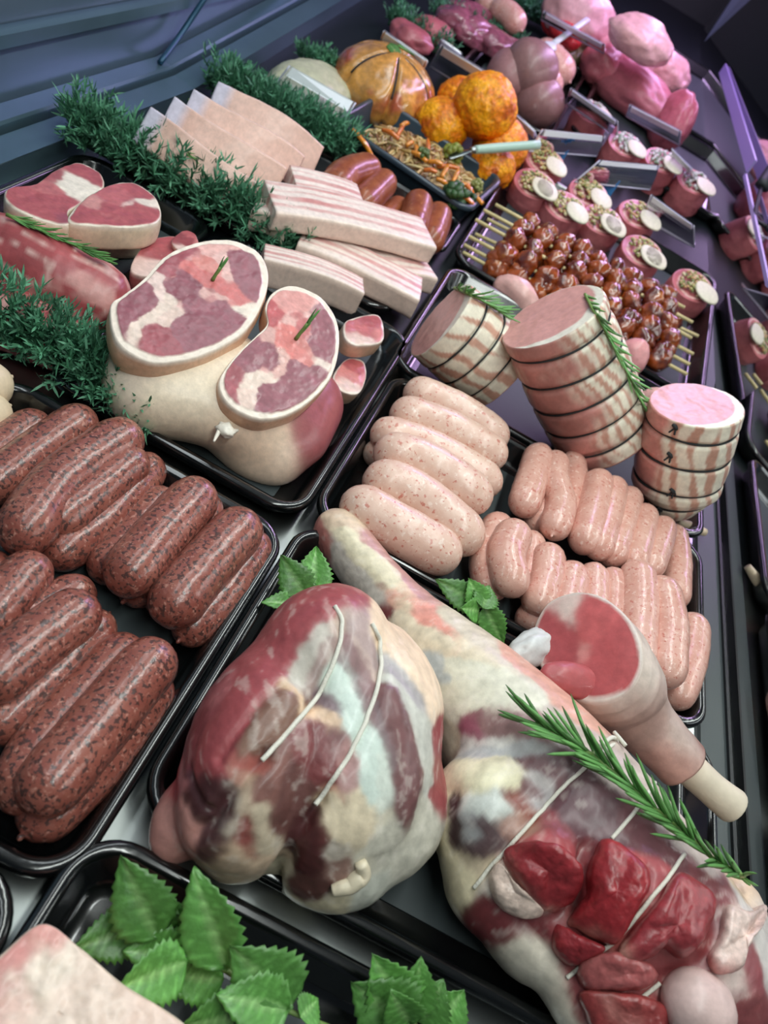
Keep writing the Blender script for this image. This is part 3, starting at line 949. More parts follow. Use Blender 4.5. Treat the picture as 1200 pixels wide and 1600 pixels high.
strokes = [
    ([(0.015,0.2689,0.0984),(0.0095,0.2492,0.0937),(0.008,0.2314,0.0885),(0.0065,0.2102,0.0901),(0.0044,0.1952,0.0866),(0.0038,0.1823,0.0818),(0.005,0.1729,0.0771)], (160, 54, 60), 0.01, 0.002),
    ([(0.0123,0.2535,0.0968),(0.0108,0.2363,0.0904)], (186, 88, 84), 0.003, 0.002),
    ([(0.009,0.2193,0.0913),(0.0092,0.2108,0.0918)], (138, 64, 88), 0.003, 0.002),
    ([(-0.0073,0.2118,0.0736),(-0.0068,0.2042,0.0731)], (176, 84, 88), 0.004, 0.002),
    ([(-0.0058,0.1987,0.0732),(-0.0049,0.1868,0.0675),(-0.003,0.1783,0.0643)], (146, 50, 60), 0.004, 0.001),
    ([(0.024,0.2535,0.1013),(0.0206,0.242,0.098),(0.0218,0.2324,0.0937),(0.0261,0.2253,0.0923)], (194, 184, 170), 0.004, 0.001),
    ([(0.0292,0.2496,0.1019),(0.0309,0.2357,0.0975),(0.0326,0.227,0.0928)], (158, 130, 122), 0.003, 0.001),
    ([(0.03,0.2572,0.1019),(0.0294,0.2644,0.1013)], (190, 164, 148), 0.002, 0.001),
    ([(0.0268,0.2238,0.0921),(0.0313,0.2209,0.0913)], (120, 76, 74), 0.001, 0),
    ([(0.0209,0.2097,0.0957),(0.019,0.1957,0.0944),(0.0186,0.184,0.0917)], (130, 90, 72), 0.007, 0.003),
    ([(0.016,0.1861,0.0917),(0.0149,0.1798,0.0886)], (148, 118, 98), 0.003, 0.002),
    ([(0.0199,0.2179,0.0933),(0.0258,0.2178,0.0941),(0.0302,0.2144,0.094),(0.0356,0.2127,0.0911)], (226, 190, 150), 0.002, 0.003),
    ([(0.0235,0.1789,0.0897),(0.0177,0.1751,0.0872),(0.0132,0.1753,0.0852)], (186, 92, 80), 0.003, 0.001),
    ([(0.0149,0.1723,0.0846),(0.0205,0.1707,0.0852)], (212, 156, 138), 0.001, 0.001),
    ([(0.0267,0.1854,0.0911),(0.0233,0.1816,0.0911)], (98, 62, 60), 0.001, 0),
    ([(0.0074,0.1673,0.0731),(0.0135,0.1619,0.0736),(0.02,0.1585,0.0744),(0.0138,0.1577,0.0685),(0.0078,0.1643,0.0653)], (76, 38, 40), 0.006, 0),
    ([(0.0008,0.1726,0.0617),(0.0085,0.163,0.0653)], (92, 46, 56), 0.002, 0),
    ([(0.0168,0.1653,0.0792),(0.0204,0.1633,0.0792)], (128, 108, 102), 0.001, 0),  # grey sheen on the dark lobe, painted as a stroke
    ([(-0.0012,0.1683,0.0447),(-0.0011,0.1683,0.0375)], (200, 44, 54), 0.002, 0.001),
    ([(-0.002,0.1706,0.0527),(0.0012,0.167,0.0589)], (206, 120, 120), 0.001, 0.001),
    ([(-0.0002,0.1621,0.0363),(0.0071,0.1554,0.0408),(0.0092,0.1531,0.0576)], (206, 140, 128), 0.005, 0.002),
    ([(0.0055,0.1561,0.0523),(0.007,0.1541,0.0483)], (200, 104, 96), 0.001, 0.002),
    ([(0.0384,0.2158,0.09),(0.044,0.2148,0.0906),(0.0494,0.2131,0.0924)], (224, 186, 150), 0.003, 0.001),
    ([(0.0379,0.2259,0.0899),(0.0435,0.2242,0.0915),(0.0491,0.2226,0.093)], (126, 100, 106), 0.002, 0),
    ([(0.0405,0.236,0.0966),(0.0485,0.2314,0.0951),(0.0559,0.2232,0.0956),(0.0637,0.2169,0.0938),(0.0702,0.209,0.094),(0.0755,0.2021,0.0915),(0.081,0.193,0.0866)], (204, 218, 206), 0.006, 0.001),
    ([(0.0766,0.2076,0.093),(0.0874,0.1908,0.0834)], (214, 218, 204), 0.003, 0.001),
    ([(0.0429,0.2046,0.0903),(0.0435,0.1995,0.0898),(0.0497,0.1979,0.0889),(0.0525,0.1901,0.0857),(0.0464,0.192,0.0859)], (124, 50, 50), 0.006, 0.003),
    ([(0.0507,0.21,0.0922),(0.0567,0.2041,0.092)], (108, 48, 48), 0.003, 0.002),
    ([(0.061,0.2034,0.091),(0.067,0.1982,0.0898),(0.0702,0.1891,0.0862)], (172, 124, 120), 0.004, 0.001),
    ([(0.0634,0.1847,0.0813),(0.0713,0.185,0.0832)], (196, 90, 70), 0.001, 0.001),
    ([(0.0684,0.1793,0.0786),(0.0781,0.1781,0.0774),(0.0854,0.1766,0.0739),(0.0769,0.1849,0.0826)], (226, 206, 172), 0.008, 0.001),
    ([(0.0915,0.1826,0.0752),(0.0949,0.1875,0.0759)], (220, 210, 186), 0.004, 0),
    ([(0.0346,0.2642,0.103),(0.0493,0.2596,0.1002),(0.0588,0.2549,0.0959)], (174, 148, 142), 0.002, 0.001),
    ([(0.0368,0.2546,0.102),(0.0535,0.2461,0.0974),(0.062,0.2353,0.0955),(0.0695,0.2227,0.0968)], (148, 110, 110), 0.002, 0.001),
    ([(0.0413,0.2571,0.1027),(0.0597,0.2463,0.0963)], (204, 178, 164), 0.001, 0.001),
    ([(0.039,0.2427,0.0984),(0.0517,0.2371,0.0959),(0.0614,0.2267,0.0954)], (128, 90, 94), 0.001, 0),
    ([(0.0681,0.2417,0.0981),(0.0743,0.2289,0.098),(0.0853,0.2175,0.0945),(0.0969,0.2085,0.0878),(0.1047,0.1935,0.0738)], (116, 70, 70), 0.007, 0.002),
    ([(0.0648,0.233,0.0953),(0.0738,0.2213,0.0967),(0.0849,0.2108,0.0922)], (132, 108, 110), 0.004, 0.001),
    ([(0.0774,0.2372,0.0977),(0.0866,0.2297,0.0953),(0.0957,0.2179,0.0903),(0.1029,0.2003,0.0807)], (118, 74, 74), 0.003, 0.002),
    ([(0.0661,0.2507,0.0958),(0.08,0.2443,0.0955),(0.0926,0.2355,0.0911),(0.103,0.2251,0.0842),(0.1108,0.2183,0.075)], (204, 202, 190), 0.003, 0),
    ([(0.0612,0.2632,0.093),(0.0746,0.2571,0.0942),(0.0849,0.2508,0.0933)], (170, 162, 162), 0.002, 0),
    ([(0.0575,0.2711,0.0951),(0.0704,0.2712,0.0935),(0.0826,0.2652,0.0932),(0.0928,0.2571,0.0912)], (236, 206, 174), 0.003, 0.002),
    ([(0.1083,0.2435,0.078),(0.1144,0.2338,0.0714),(0.1162,0.22,0.0694)], (154, 54, 56), 0.002, 0),
    ([(0.1118,0.2057,0.0707),(0.1148,0.1933,0.0607),(0.1098,0.1824,0.0552),(0.0954,0.1779,0.0663),(0.1033,0.1903,0.0712)], (204, 198, 180), 0.008, 0),
    ([(0.1102,0.1776,0.0499),(0.1027,0.1693,0.0488)], (196, 196, 182), 0.005, 0),
    ([(0.0362,0.1813,0.0887),(0.037,0.1745,0.0857),(0.0337,0.1684,0.084)], (134, 82, 72), 0.004, 0.002),
    ([(0.0427,0.1818,0.0843),(0.0494,0.1824,0.0795),(0.0511,0.1757,0.0734),(0.0483,0.1682,0.0713)], (110, 64, 58), 0.006, 0.002),
    ([(0.0271,0.1676,0.085),(0.0274,0.1602,0.0798)], (206, 180, 150), 0.002, 0.002),
    ([(0.0248,0.1617,0.0806),(0.0267,0.1531,0.0723)], (194, 178, 158), 0.002, 0.002),
    ([(0.022,0.1502,0.0655),(0.0277,0.1461,0.0589)], (90, 54, 56), 0.004, 0.001),
    ([(0.0214,0.1563,0.0735),(0.0221,0.1542,0.0717)], (148, 128, 122), 0.002, 0.001),
    ([(0.033,0.1586,0.075),(0.039,0.1555,0.0663)], (146, 58, 52), 0.002, -0.001),
    ([(0.0354,0.1618,0.0783),(0.0427,0.1593,0.0698),(0.0489,0.159,0.062)], (210, 190, 160), 0.003, 0.002),
    ([(0.0356,0.1471,0.0586),(0.0473,0.1499,0.0493),(0.0543,0.1563,0.0502)], (200, 170, 140), 0.005, 0.002),
    ([(0.0377,0.1459,0.0422),(0.053,0.1525,0.0383)], (206, 180, 148), 0.003, 0.001),
    ([(0.0408,0.1521,0.0607),(0.0449,0.1529,0.0572)], (174, 118, 96), 0.001, 0.001),
    ([(0.0619,0.1745,0.0737),(0.064,0.1687,0.0655),(0.0683,0.1627,0.0565),(0.0729,0.163,0.0578)], (82, 32, 32), 0.006, 0.002),
    ([(0.0674,0.1713,0.0721),(0.0708,0.166,0.0644)], (110, 50, 46), 0.002, 0.002),
    ([(0.0731,0.1576,0.0401),(0.0821,0.157,0.0407),(0.0847,0.1606,0.0483)], (90, 50, 44), 0.004, 0.001),
    ([(0.0645,0.1591,0.0375),(0.0664,0.16,0.0226)], (186, 174, 148), 0.003, 0.001),
    ([(0.083,0.1651,0.0567),(0.0869,0.1689,0.0607)], (148, 110, 98), 0.003, 0),
    ([(0.0804,0.1701,0.0667),(0.0852,0.1733,0.0692)], (188, 174, 158), 0.004, 0),
    ([(0.073,0.157,0.0264),(0.0831,0.1558,0.0301),(0.0898,0.1574,0.0388),(0.0929,0.1607,0.0455)], (222, 206, 170), 0.002, 0.001),
]
col, swell = paint(V, strokes, seed=11)
V = V + nn * (1.5 * swell)[:, None]
V = crease(V, nn, [
    ([(0.0268,0.1804,0.0896),(0.0243,0.1722,0.0866),(0.0223,0.1656,0.0822),(0.0206,0.1598,0.0758),(0.0198,0.1529,0.0679),(0.0178,0.1515,0.0564)], 0.0065, 0.0040),
    ([(0.0609,0.182,0.0772),(0.0589,0.1738,0.0714),(0.0609,0.1697,0.0587),(0.0617,0.1635,0.0495),(0.0601,0.1599,0.0387),(0.0649,0.1605,0.0243)], 0.0060, 0.0040),
    ([(0.0185,0.2172,0.093),(0.013,0.1995,0.0914),(0.0109,0.1857,0.0868),(0.0094,0.1753,0.0808)], 0.0030, 0.0030),
    ([(0.0291,0.2652,0.1013),(0.0344,0.2538,0.101),(0.0369,0.2364,0.0958),(0.0372,0.2238,0.0892),(0.0351,0.214,0.0909),(0.0326,0.2042,0.0917),(0.0295,0.1909,0.0905),(0.0268,0.1804,0.0896)], 0.0030, 0.0035),
    ([(0.0535,0.2703,0.0959),(0.0604,0.2571,0.0942),(0.0632,0.24,0.096),(0.064,0.2208,0.0942),(0.0632,0.2032,0.0901),(0.0609,0.1886,0.0837),(0.0595,0.1795,0.0764)], 0.0028, 0.0035),
    ([(0.0001,0.174,0.0618),(0.009,0.163,0.0659),(0.0177,0.1559,0.0698)], 0.003, 0.002),
])
col = streaks(V, col, np.array((0.1077,0.22,0.05)) - np.array((0.05,0.3011,0.05)), 240, 0.26, 0.30, 6)
shoulder = obj('lamb_shoulder', (V, F), M_flesh_s, cols=col, label='boned lamb shoulder tied with two strings, dark red and white, on the large black tray', cat='lamb joint')
obj('twine', tube([(0.0235,0.2706,0.1029),(0.03,0.2658,0.1022),(0.0324,0.2598,0.1019),(0.0344,0.2537,0.1017),(0.0352,0.2488,0.1009),(0.0359,0.2444,0.0997),(0.0364,0.2401,0.0983),(0.0368,0.2361,0.0965),(0.0369,0.2318,0.0943),(0.0373,0.2278,0.0916),(0.0372,0.2237,0.09),(0.0353,0.2144,0.0916),(0.0341,0.2089,0.0923),(0.0328,0.2042,0.0925),(0.0317,0.1993,0.0923),(0.0307,0.1954,0.0914),(0.0296,0.1908,0.0913),(0.0284,0.1868,0.091),(0.0274,0.1826,0.0912),(0.0262,0.1791,0.0901)], 0.00125, 8), M_twine, shoulder)
obj('twine', tube([(0.0461,0.2735,0.1019),(0.0503,0.2712,0.1002),(0.0545,0.2708,0.0963),(0.0565,0.2665,0.0954),(0.059,0.263,0.0936),(0.0607,0.2574,0.0949),(0.0615,0.2515,0.0956),(0.0623,0.2455,0.0965),(0.063,0.2399,0.0967),(0.0635,0.2352,0.0958),(0.0636,0.2303,0.0958),(0.0636,0.2253,0.0956),(0.064,0.2207,0.095),(0.0637,0.216,0.0945),(0.0635,0.2112,0.0936),(0.0633,0.207,0.0923),(0.0633,0.2029,0.0909),(0.0628,0.1991,0.0897),(0.0619,0.1948,0.0892),(0.0613,0.1908,0.0874),(0.0608,0.188,0.0842),(0.0607,0.1854,0.0813),(0.0602,0.1826,0.0784),(0.0594,0.1794,0.0772)], 0.00125, 8), M_twine, shoulder)
obj('fat_flap', tube([(0.0881,0.1599,0.0491),(0.0912,0.1621,0.0513),(0.0945,0.1647,0.0524),(0.0961,0.1677,0.0546),(0.0977,0.1706,0.0566),(0.0933,0.1718,0.0631)], [0.003, 0.0042, 0.005, 0.003], 10), M_flesh, shoulder, cols=lin((228, 212, 180)))

# ------------------------------------------------------------------ whole lamb leg
leg_sp = [(0.0075,0.4024,0.022), (0.0432,0.3786,0.024), (0.0801,0.3556,0.028), (0.1242,0.3262,0.036), (0.1658,0.2961,0.042), (0.205,0.2657,0.046), (0.2429,0.2405,0.046), (0.2837,0.2236,0.044), (0.308,0.2181,0.04)]
leg_r = [0.0180, 0.0185, 0.0215, 0.034, 0.044, 0.052, 0.054, 0.046, 0.034]
leg_C = catmull(leg_sp, 24)
leg_R = interp(leg_r, 24)
leg_prims = [(leg_C[i], (leg_R[i], leg_R[i], min(leg_R[i], leg_C[i][2] + 0.004))) for i in range(24)]
leg_prims += [
    ((0.1868,0.2215,0.064), (0.024, 0.022, 0.024)), ((0.2249,0.2228,0.068), (0.021, 0.026, 0.026)), ((0.2677,0.2291,0.062), (0.024, 0.026, 0.028)), ((0.2304,0.1974,0.052), (0.028, 0.020, 0.024)),
    ((0.2984,0.2015,0.044), (0.019, 0.018, 0.019)), ((0.1576,0.2405,0.046), (0.032, 0.034, 0.032)), ((0.3236,0.2568,0.044), (0.020, 0.028, 0.022)), ((0.18,0.216,0.038), (0.034, 0.034, 0.030)),
    ((0.2468,0.1812,0.042), (0.034, 0.024, 0.026)), ((0.2713,0.2063,0.05), (0.022, 0.022, 0.022)), ((0.2079,0.2048,0.036), (0.034, 0.030, 0.030)),
]
V, F = limb([leg_C[0], *leg_sp[1:-1], leg_sp[-1]], leg_prims, 0.010, 330, 170, 0.11, 14)
V[:, 2] = np.maximum(V[:, 2], 0.0036)
nn = normals(V, F)
V = V + nn * (0.0009 * fbm(V, 50, 23) + 0.0004 * fbm(V, 160, 24))[:, None]
strokes = [
    ([(0.0126,0.3862,0.0401),(0.0316,0.3744,0.042),(0.0546,0.3614,0.0458),(0.071,0.3508,0.0498)], (228, 214, 180), 0.003, 0.001),
    ([(0.0104,0.3782,0.0279),(0.0305,0.3643,0.0295),(0.0533,0.3498,0.0354)], (204, 194, 182), 0.003, 0),
    ([(0.0255,0.3907,0.0423),(0.0543,0.3873,0.0392),(0.0774,0.3612,0.0504)], (194, 138, 128), 0.002, 0),
    ([(0.0023,0.3833,0.0234),(0.0077,0.3795,0.0229)], (188, 108, 98), 0.002, 0),
    ([(0.0062,0.3956,0.0404),(0.0133,0.3964,0.0416)], (220, 190, 160), 0.002, 0),
    ([(0.0611,0.356,0.0463),(0.0799,0.3483,0.0532),(0.0945,0.3349,0.0604),(0.1081,0.3218,0.0679)], (226, 140, 120), 0.003, 0),
    ([(0.0531,0.3472,0.0267),(0.0609,0.3416,0.0249)], (198, 128, 118), 0.002, 0),
    ([(0.0632,0.3436,0.0162),(0.0673,0.3396,0.0183)], (138, 40, 40), 0.001, 0),
    ([(0.071,0.3333,0.0411),(0.0809,0.3247,0.0461),(0.1001,0.3247,0.064),(0.1158,0.3183,0.0724),(0.1281,0.3126,0.077)], (228, 210, 180), 0.006, 0.001),
    ([(0.0923,0.3468,0.0583),(0.1144,0.3303,0.0696),(0.1353,0.3159,0.079),(0.1484,0.3102,0.0832)], (212, 198, 174), 0.002, 0),
    ([(0.0953,0.313,0.0526),(0.1059,0.3015,0.0563)], (182, 188, 188), 0.004, 0),
    ([(0.1134,0.3051,0.066),(0.126,0.3075,0.0748),(0.141,0.3026,0.0815),(0.1526,0.2973,0.0859),(0.1189,0.2905,0.0627),(0.1108,0.2921,0.0518)], (224, 218, 196), 0.009, 0),
    ([(0.1391,0.3248,0.0774),(0.1559,0.3166,0.0824),(0.1678,0.3056,0.0877),(0.18,0.2965,0.0913)], (222, 160, 136), 0.003, 0),
    ([(0.164,0.2923,0.0901),(0.18,0.2812,0.0942),(0.1998,0.2737,0.0973)], (194, 174, 162), 0.004, 0),
    ([(0.1929,0.2752,0.0949),(0.2159,0.2652,0.099),(0.2289,0.2605,0.0985),(0.2463,0.2545,0.0974),(0.2634,0.2449,0.0964)], (204, 184, 174), 0.003, 0),
    ([(0.0508,0.3602,0.0439),(0.0536,0.3586,0.0444)], (120, 60, 64), 0.0005, 0),
    ([(0.0585,0.3458,0.0357),(0.0622,0.343,0.0363)], (130, 50, 54), 0.0005, 0),
    ([(0.129,0.281,0.0687),(0.1349,0.2853,0.0757),(0.1394,0.2862,0.0788)], (138, 68, 82), 0.002, 0.001),
    ([(0.1284,0.2763,0.064),(0.1331,0.2713,0.0655),(0.135,0.2696,0.0666)], (156, 74, 98), 0.003, 0.001),
    ([(0.1378,0.2762,0.0742),(0.1467,0.2754,0.0811),(0.156,0.2756,0.0868),(0.163,0.2737,0.0896)], (148, 108, 106), 0.005, 0.001),
    ([(0.1403,0.2896,0.0797),(0.1487,0.2887,0.0842),(0.1572,0.2883,0.0882)], (148, 68, 78), 0.001, 0),
    ([(0.1326,0.2669,0.0605),(0.1412,0.2668,0.0719),(0.1489,0.2686,0.0797)], (220, 216, 208), 0.002, 0.001),
    ([(0.135,0.2604,0.0629),(0.1481,0.2636,0.0756),(0.1563,0.2648,0.0825),(0.1645,0.2686,0.0885)], (188, 188, 188), 0.003, 0),
    ([(0.1281,0.2429,0.0644),(0.1349,0.2386,0.0726),(0.1428,0.2448,0.0775),(0.1489,0.2495,0.0792)], (232, 222, 184), 0.007, 0.002),
    ([(0.1295,0.268,0.0373),(0.1181,0.2816,0.0435),(0.1239,0.275,0.0444)], (216, 206, 178), 0.006, 0),
    ([(0.128,0.2366,0.0601),(0.1305,0.2351,0.0638)], (228, 208, 170), 0.002, 0),
    ([(0.1321,0.2288,0.0601),(0.1367,0.2176,0.0556),(0.1424,0.211,0.0511)], (58, 26, 34), 0.003, -0.001),
    ([(0.1375,0.2254,0.0701),(0.1473,0.2268,0.0765),(0.1543,0.2274,0.0777)], (200, 204, 196), 0.004, 0.002),
    ([(0.1387,0.2198,0.0668),(0.1445,0.2166,0.0684),(0.1451,0.2119,0.0623)], (158, 158, 158), 0.002, 0.001),
    ([(0.1458,0.2168,0.0695),(0.1527,0.2161,0.0712),(0.1544,0.2085,0.0645),(0.1485,0.2086,0.0611)], (88, 64, 66), 0.004, 0.002),
    ([(0.1568,0.2221,0.0754),(0.1624,0.226,0.0778),(0.1665,0.2243,0.0781)], (168, 118, 98), 0.003, 0.001),
    ([(0.1572,0.2327,0.0778),(0.1626,0.2334,0.0785),(0.1688,0.2309,0.0787)], (138, 64, 48), 0.002, 0),
    ([(0.16,0.2588,0.0817),(0.1675,0.2587,0.0862),(0.1778,0.2564,0.09)], (114, 68, 72), 0.003, 0),
    ([(0.1632,0.2522,0.0817),(0.1706,0.2492,0.0838)], (188, 178, 174), 0.001, 0),
    ([(0.1728,0.2619,0.0901),(0.1798,0.2606,0.0923),(0.1854,0.2517,0.0918)], (94, 58, 64), 0.004, 0),
    ([(0.1723,0.2449,0.0822),(0.1707,0.2391,0.0798)], (184, 178, 178), 0.001, 0),
    ([(0.1621,0.2447,0.0791),(0.1697,0.2422,0.0806)], (128, 88, 88), 0.001, 0),
    ([(0.1249,0.2335,0.0496),(0.1305,0.2208,0.0489),(0.1381,0.2123,0.0418),(0.1446,0.2053,0.0446),(0.1512,0.1997,0.0495)], (224, 208, 170), 0.005, 0.001),
    ([(0.1475,0.2047,0.0504),(0.1577,0.2046,0.0602)], (198, 178, 148), 0.003, 0),
    ([(0.1842,0.2444,0.0889),(0.1967,0.2451,0.094),(0.2051,0.238,0.0944),(0.1895,0.2359,0.0885)], (102, 60, 68), 0.006, 0),
    ([(0.2178,0.2431,0.0983),(0.2295,0.2415,0.0988),(0.2418,0.237,0.0984),(0.2499,0.234,0.0982)], (108, 58, 64), 0.006, 0),
    ([(0.1771,0.231,0.0844),(0.183,0.2249,0.0889)], (148, 64, 70), 0.003, 0),
    ([(0.199,0.2263,0.0878),(0.2026,0.2186,0.0895)], (138, 68, 72), 0.002, 0),
    ([(0.1698,0.2076,0.0838),(0.179,0.2057,0.0876),(0.1873,0.2033,0.0869),(0.1768,0.2002,0.0807),(0.1837,0.2103,0.091)], (172, 48, 56), 0.009, 0.004),
    ([(0.1608,0.2066,0.0641),(0.1652,0.1994,0.0659),(0.1741,0.1964,0.0678),(0.1876,0.1937,0.0651)], (226, 190, 176), 0.002, 0.003),
    ([(0.164,0.2019,0.0669),(0.1634,0.1951,0.0608)], (212, 196, 180), 0.004, 0.002),
    ([(0.2068,0.2172,0.0947),(0.2135,0.2096,0.0968),(0.2153,0.1995,0.0901),(0.2067,0.2031,0.0859)], (186, 48, 54), 0.009, 0.005),
    ([(0.2056,0.1944,0.0694),(0.2118,0.1918,0.0719)], (224, 170, 150), 0.002, 0.003),
    ([(0.2404,0.2216,0.1006),(0.2462,0.2118,0.0982),(0.2433,0.2024,0.0924),(0.2528,0.2146,0.0994)], (170, 60, 68), 0.008, 0.004),
    ([(0.2284,0.2019,0.0923),(0.231,0.1933,0.0818),(0.2283,0.1866,0.0785)], (194, 68, 64), 0.004, 0.005),
    ([(0.2269,0.1862,0.0778),(0.2359,0.1871,0.0782),(0.2433,0.193,0.0803)], (224, 170, 150), 0.002, 0.004),
    ([(0.1773,0.1908,0.058),(0.1927,0.1899,0.058),(0.1734,0.1872,0.0529)], (118, 38, 42), 0.006, 0),
    ([(0.2045,0.189,0.0634),(0.211,0.185,0.0658),(0.2176,0.1829,0.0675)], (148, 46, 52), 0.006, 0.002),
    ([(0.2284,0.1818,0.0736),(0.223,0.1765,0.0662)], (164, 84, 82), 0.005, 0.002),
    ([(0.2429,0.1852,0.0737),(0.2459,0.1798,0.07)], (164, 58, 60), 0.004, 0),
    ([(0.237,0.1946,0.0812),(0.2545,0.1934,0.0803),(0.2673,0.2,0.0833),(0.2717,0.2099,0.09)], (138, 46, 50), 0.007, 0),
    ([(0.2718,0.2189,0.0926),(0.2711,0.231,0.0964),(0.2584,0.2367,0.0974)], (132, 60, 66), 0.006, 0),
    ([(0.2081,0.1925,0.0688),(0.2121,0.1808,0.0594),(0.2203,0.1703,0.0547),(0.2317,0.1633,0.0555)], (140, 48, 50), 0.007, 0),
    ([(0.2585,0.1862,0.0728),(0.2721,0.1786,0.0651),(0.2892,0.1825,0.0675)], (146, 60, 62), 0.006, 0),
    ([(0.1956,0.2209,0.0881),(0.202,0.2067,0.0781),(0.2015,0.1948,0.061)], (128, 42, 46), 0.004, 0),
    ([(0.1923,0.1799,0.0522),(0.2035,0.176,0.0504),(0.2114,0.1733,0.0505),(0.2183,0.1674,0.0498),(0.2236,0.1616,0.0457)], (222, 210, 190), 0.005, 0.002),
    ([(0.2728,0.1852,0.0786),(0.2713,0.1812,0.0733)], (216, 186, 180), 0.009, 0.003),
    ([(0.2819,0.2257,0.0973),(0.2794,0.2121,0.0948),(0.2763,0.2022,0.0911)], (226, 200, 190), 0.004, 0.003),
    ([(0.2968,0.2383,0.09),(0.3048,0.2359,0.0876)], (220, 210, 204), 0.003, 0.001),
    ([(0.2966,0.2466,0.086),(0.2972,0.2435,0.0876)], (230, 196, 160), 0.002, 0),
    ([(0.2838,0.2143,0.0943),(0.287,0.213,0.0927)], (148, 48, 58), 0.001, 0),
    ([(0.2243,0.171,0.0597),(0.2368,0.1669,0.0634),(0.2308,0.1676,0.0614)], (168, 58, 58), 0.005, 0.001),
    ([(0.2537,0.1709,0.065),(0.2624,0.172,0.0633)], (198, 78, 72), 0.004, 0),
]
col, swell = paint(V, strokes, seed=31)
V = V + nn * (1.5 * swell)[:, None]
V = crease(V, nn, [
    ([(0.1976,0.224,0.0874),(0.1973,0.2089,0.0849),(0.2016,0.2019,0.0711),(0.2002,0.1945,0.06),(0.1983,0.1883,0.0555)], 0.0065, 0.0040),
    ([(0.2245,0.2189,0.1006),(0.2254,0.2057,0.0962),(0.2255,0.1982,0.089),(0.2214,0.1884,0.0774),(0.2184,0.182,0.0666)], 0.0065, 0.0040),
    ([(0.1893,0.1936,0.0625),(0.2015,0.1948,0.061),(0.2103,0.1894,0.0661),(0.2221,0.1874,0.0765)], 0.004, 0.0035),
    ([(0.1932,0.2733,0.0947),(0.1802,0.2508,0.0875),(0.1722,0.2325,0.0792),(0.1653,0.2174,0.0771),(0.1605,0.2046,0.0622),(0.1582,0.1946,0.0512)], 0.0030, 0.0035),
    ([(0.2646,0.2319,0.0946),(0.2706,0.2187,0.0916),(0.2695,0.2036,0.0854),(0.2594,0.1919,0.0764)], 0.005, 0.004),
    ([(0.1823,0.1905,0.0561),(0.2002,0.1831,0.0538),(0.2186,0.1768,0.056),(0.2343,0.1755,0.066)], 0.004, 0.004),
    ([(0.129,0.2328,0.0563),(0.1375,0.2317,0.0709),(0.1533,0.2348,0.0769),(0.1634,0.2419,0.0779)], 0.0025, 0.003),
])
col = streaks(V, col, np.array((0.1909,0.3012,0.06)) - np.array((0.1356,0.2644,0.06)), 240, 0.26, 0.28, 36)
leg = obj('leg_of_lamb', (V, F), M_flesh_s, cols=col, label='whole lamb leg, pale at the shin, red tied flesh below, rosemary on top', cat='lamb joint')
def lobe(outline, h, c_in, c_lip, lip, seed):
    """a cut muscle end bulging out between the strings"""
    O = catmull(outline, 90, closed=True)
    c = O.mean(0)
    nv_ = unit(np.array([0, 0, 0.42]) - c) * 0.5 + np.array([0, -0.1, 0.6])
    nv_ = unit(nv_)
    rows = []
    for t in np.linspace(0.03, 1, 34):
        rows.append(c + (O - c) * t + nv_ * (0.0045 + h * (1 - t ** 3.5) ** 0.6))
    rows.append(c + (O - c) * 0.97 - nv_ * 0.006)
    rows.append(c + (O - c) * 0.5 - nv_ * 0.014)
    V, F = loft(rows)
    n_ = normals(V, F)
    n_ = n_ * np.sign((n_[:90 * 30] @ nv_).sum())
    col, sw = paint(V, [([c, (O[0] + c) / 2, (O[30] + c) / 2, (O[60] + c) / 2], c_in, 0.008), ([O[15]], c_in, 0.004), ([O[45]], c_in, 0.004), ([O[75]], c_in, 0.004), (lip, c_lip, 0.001)], 0.0014, 110, 0.004, seed)
    col = mottle(V, col, 60, 0.22, seed + 1)
    col = mottle(V, col, 260, 0.22, seed + 2)
    V = V + n_ * (0.0012 * fbm(V, 70, seed + 3) + 0.0006 * fbm(V, 240, seed + 4))[:, None]
    return obj('muscle_lobe', (V, F), M_lobe, leg, cols=col)
M_lobe = fleshmat('cut_muscle', rough=0.36, bs=420, bst=0.45, vary=0.22, vscale=260, coat=0.2, sat=1.0)
lobe([(0.1619,0.212,0.0703),(0.1682,0.2146,0.0845),(0.1791,0.2141,0.0914),(0.1929,0.2114,0.0893),(0.2006,0.207,0.0803),(0.2006,0.2011,0.0698),(0.194,0.1954,0.0605),(0.1786,0.1951,0.0682),(0.1687,0.2,0.0693),(0.1627,0.2062,0.0677)], 0.009, (146, 44, 50), (222, 176, 160), [(0.1675,0.2024,0.0706),(0.1783,0.1959,0.0703),(0.1897,0.1942,0.0665)], 600)
lobe([(0.203,0.2298,0.0917),(0.2125,0.2294,0.0961),(0.2207,0.2211,0.1015),(0.2258,0.2146,0.1001),(0.225,0.2051,0.0957),(0.2245,0.1956,0.0855),(0.2229,0.1886,0.078),(0.2164,0.1886,0.074),(0.2085,0.1921,0.0684),(0.2042,0.1947,0.0657),(0.2041,0.2038,0.0796),(0.2015,0.2121,0.0837),(0.2011,0.2218,0.0883)], 0.012, (156, 44, 50), (222, 170, 152), [(0.2046,0.195,0.0679),(0.2119,0.1915,0.0717),(0.2168,0.1898,0.0759)], 607)
lobe([(0.2433,0.2286,0.0992),(0.2561,0.2309,0.0978),(0.2687,0.2285,0.0953),(0.269,0.2164,0.0912),(0.2627,0.2034,0.0892),(0.2583,0.1961,0.0827),(0.2459,0.1963,0.0842),(0.243,0.1916,0.0793),(0.2343,0.1858,0.0779),(0.2263,0.1855,0.0772),(0.2291,0.1965,0.0841),(0.2305,0.2013,0.0921),(0.2342,0.2124,0.099)], 0.011, (150, 54, 60), (224, 168, 152), [(0.2272,0.1863,0.078),(0.2357,0.1873,0.0783),(0.2424,0.1927,0.08)], 614)
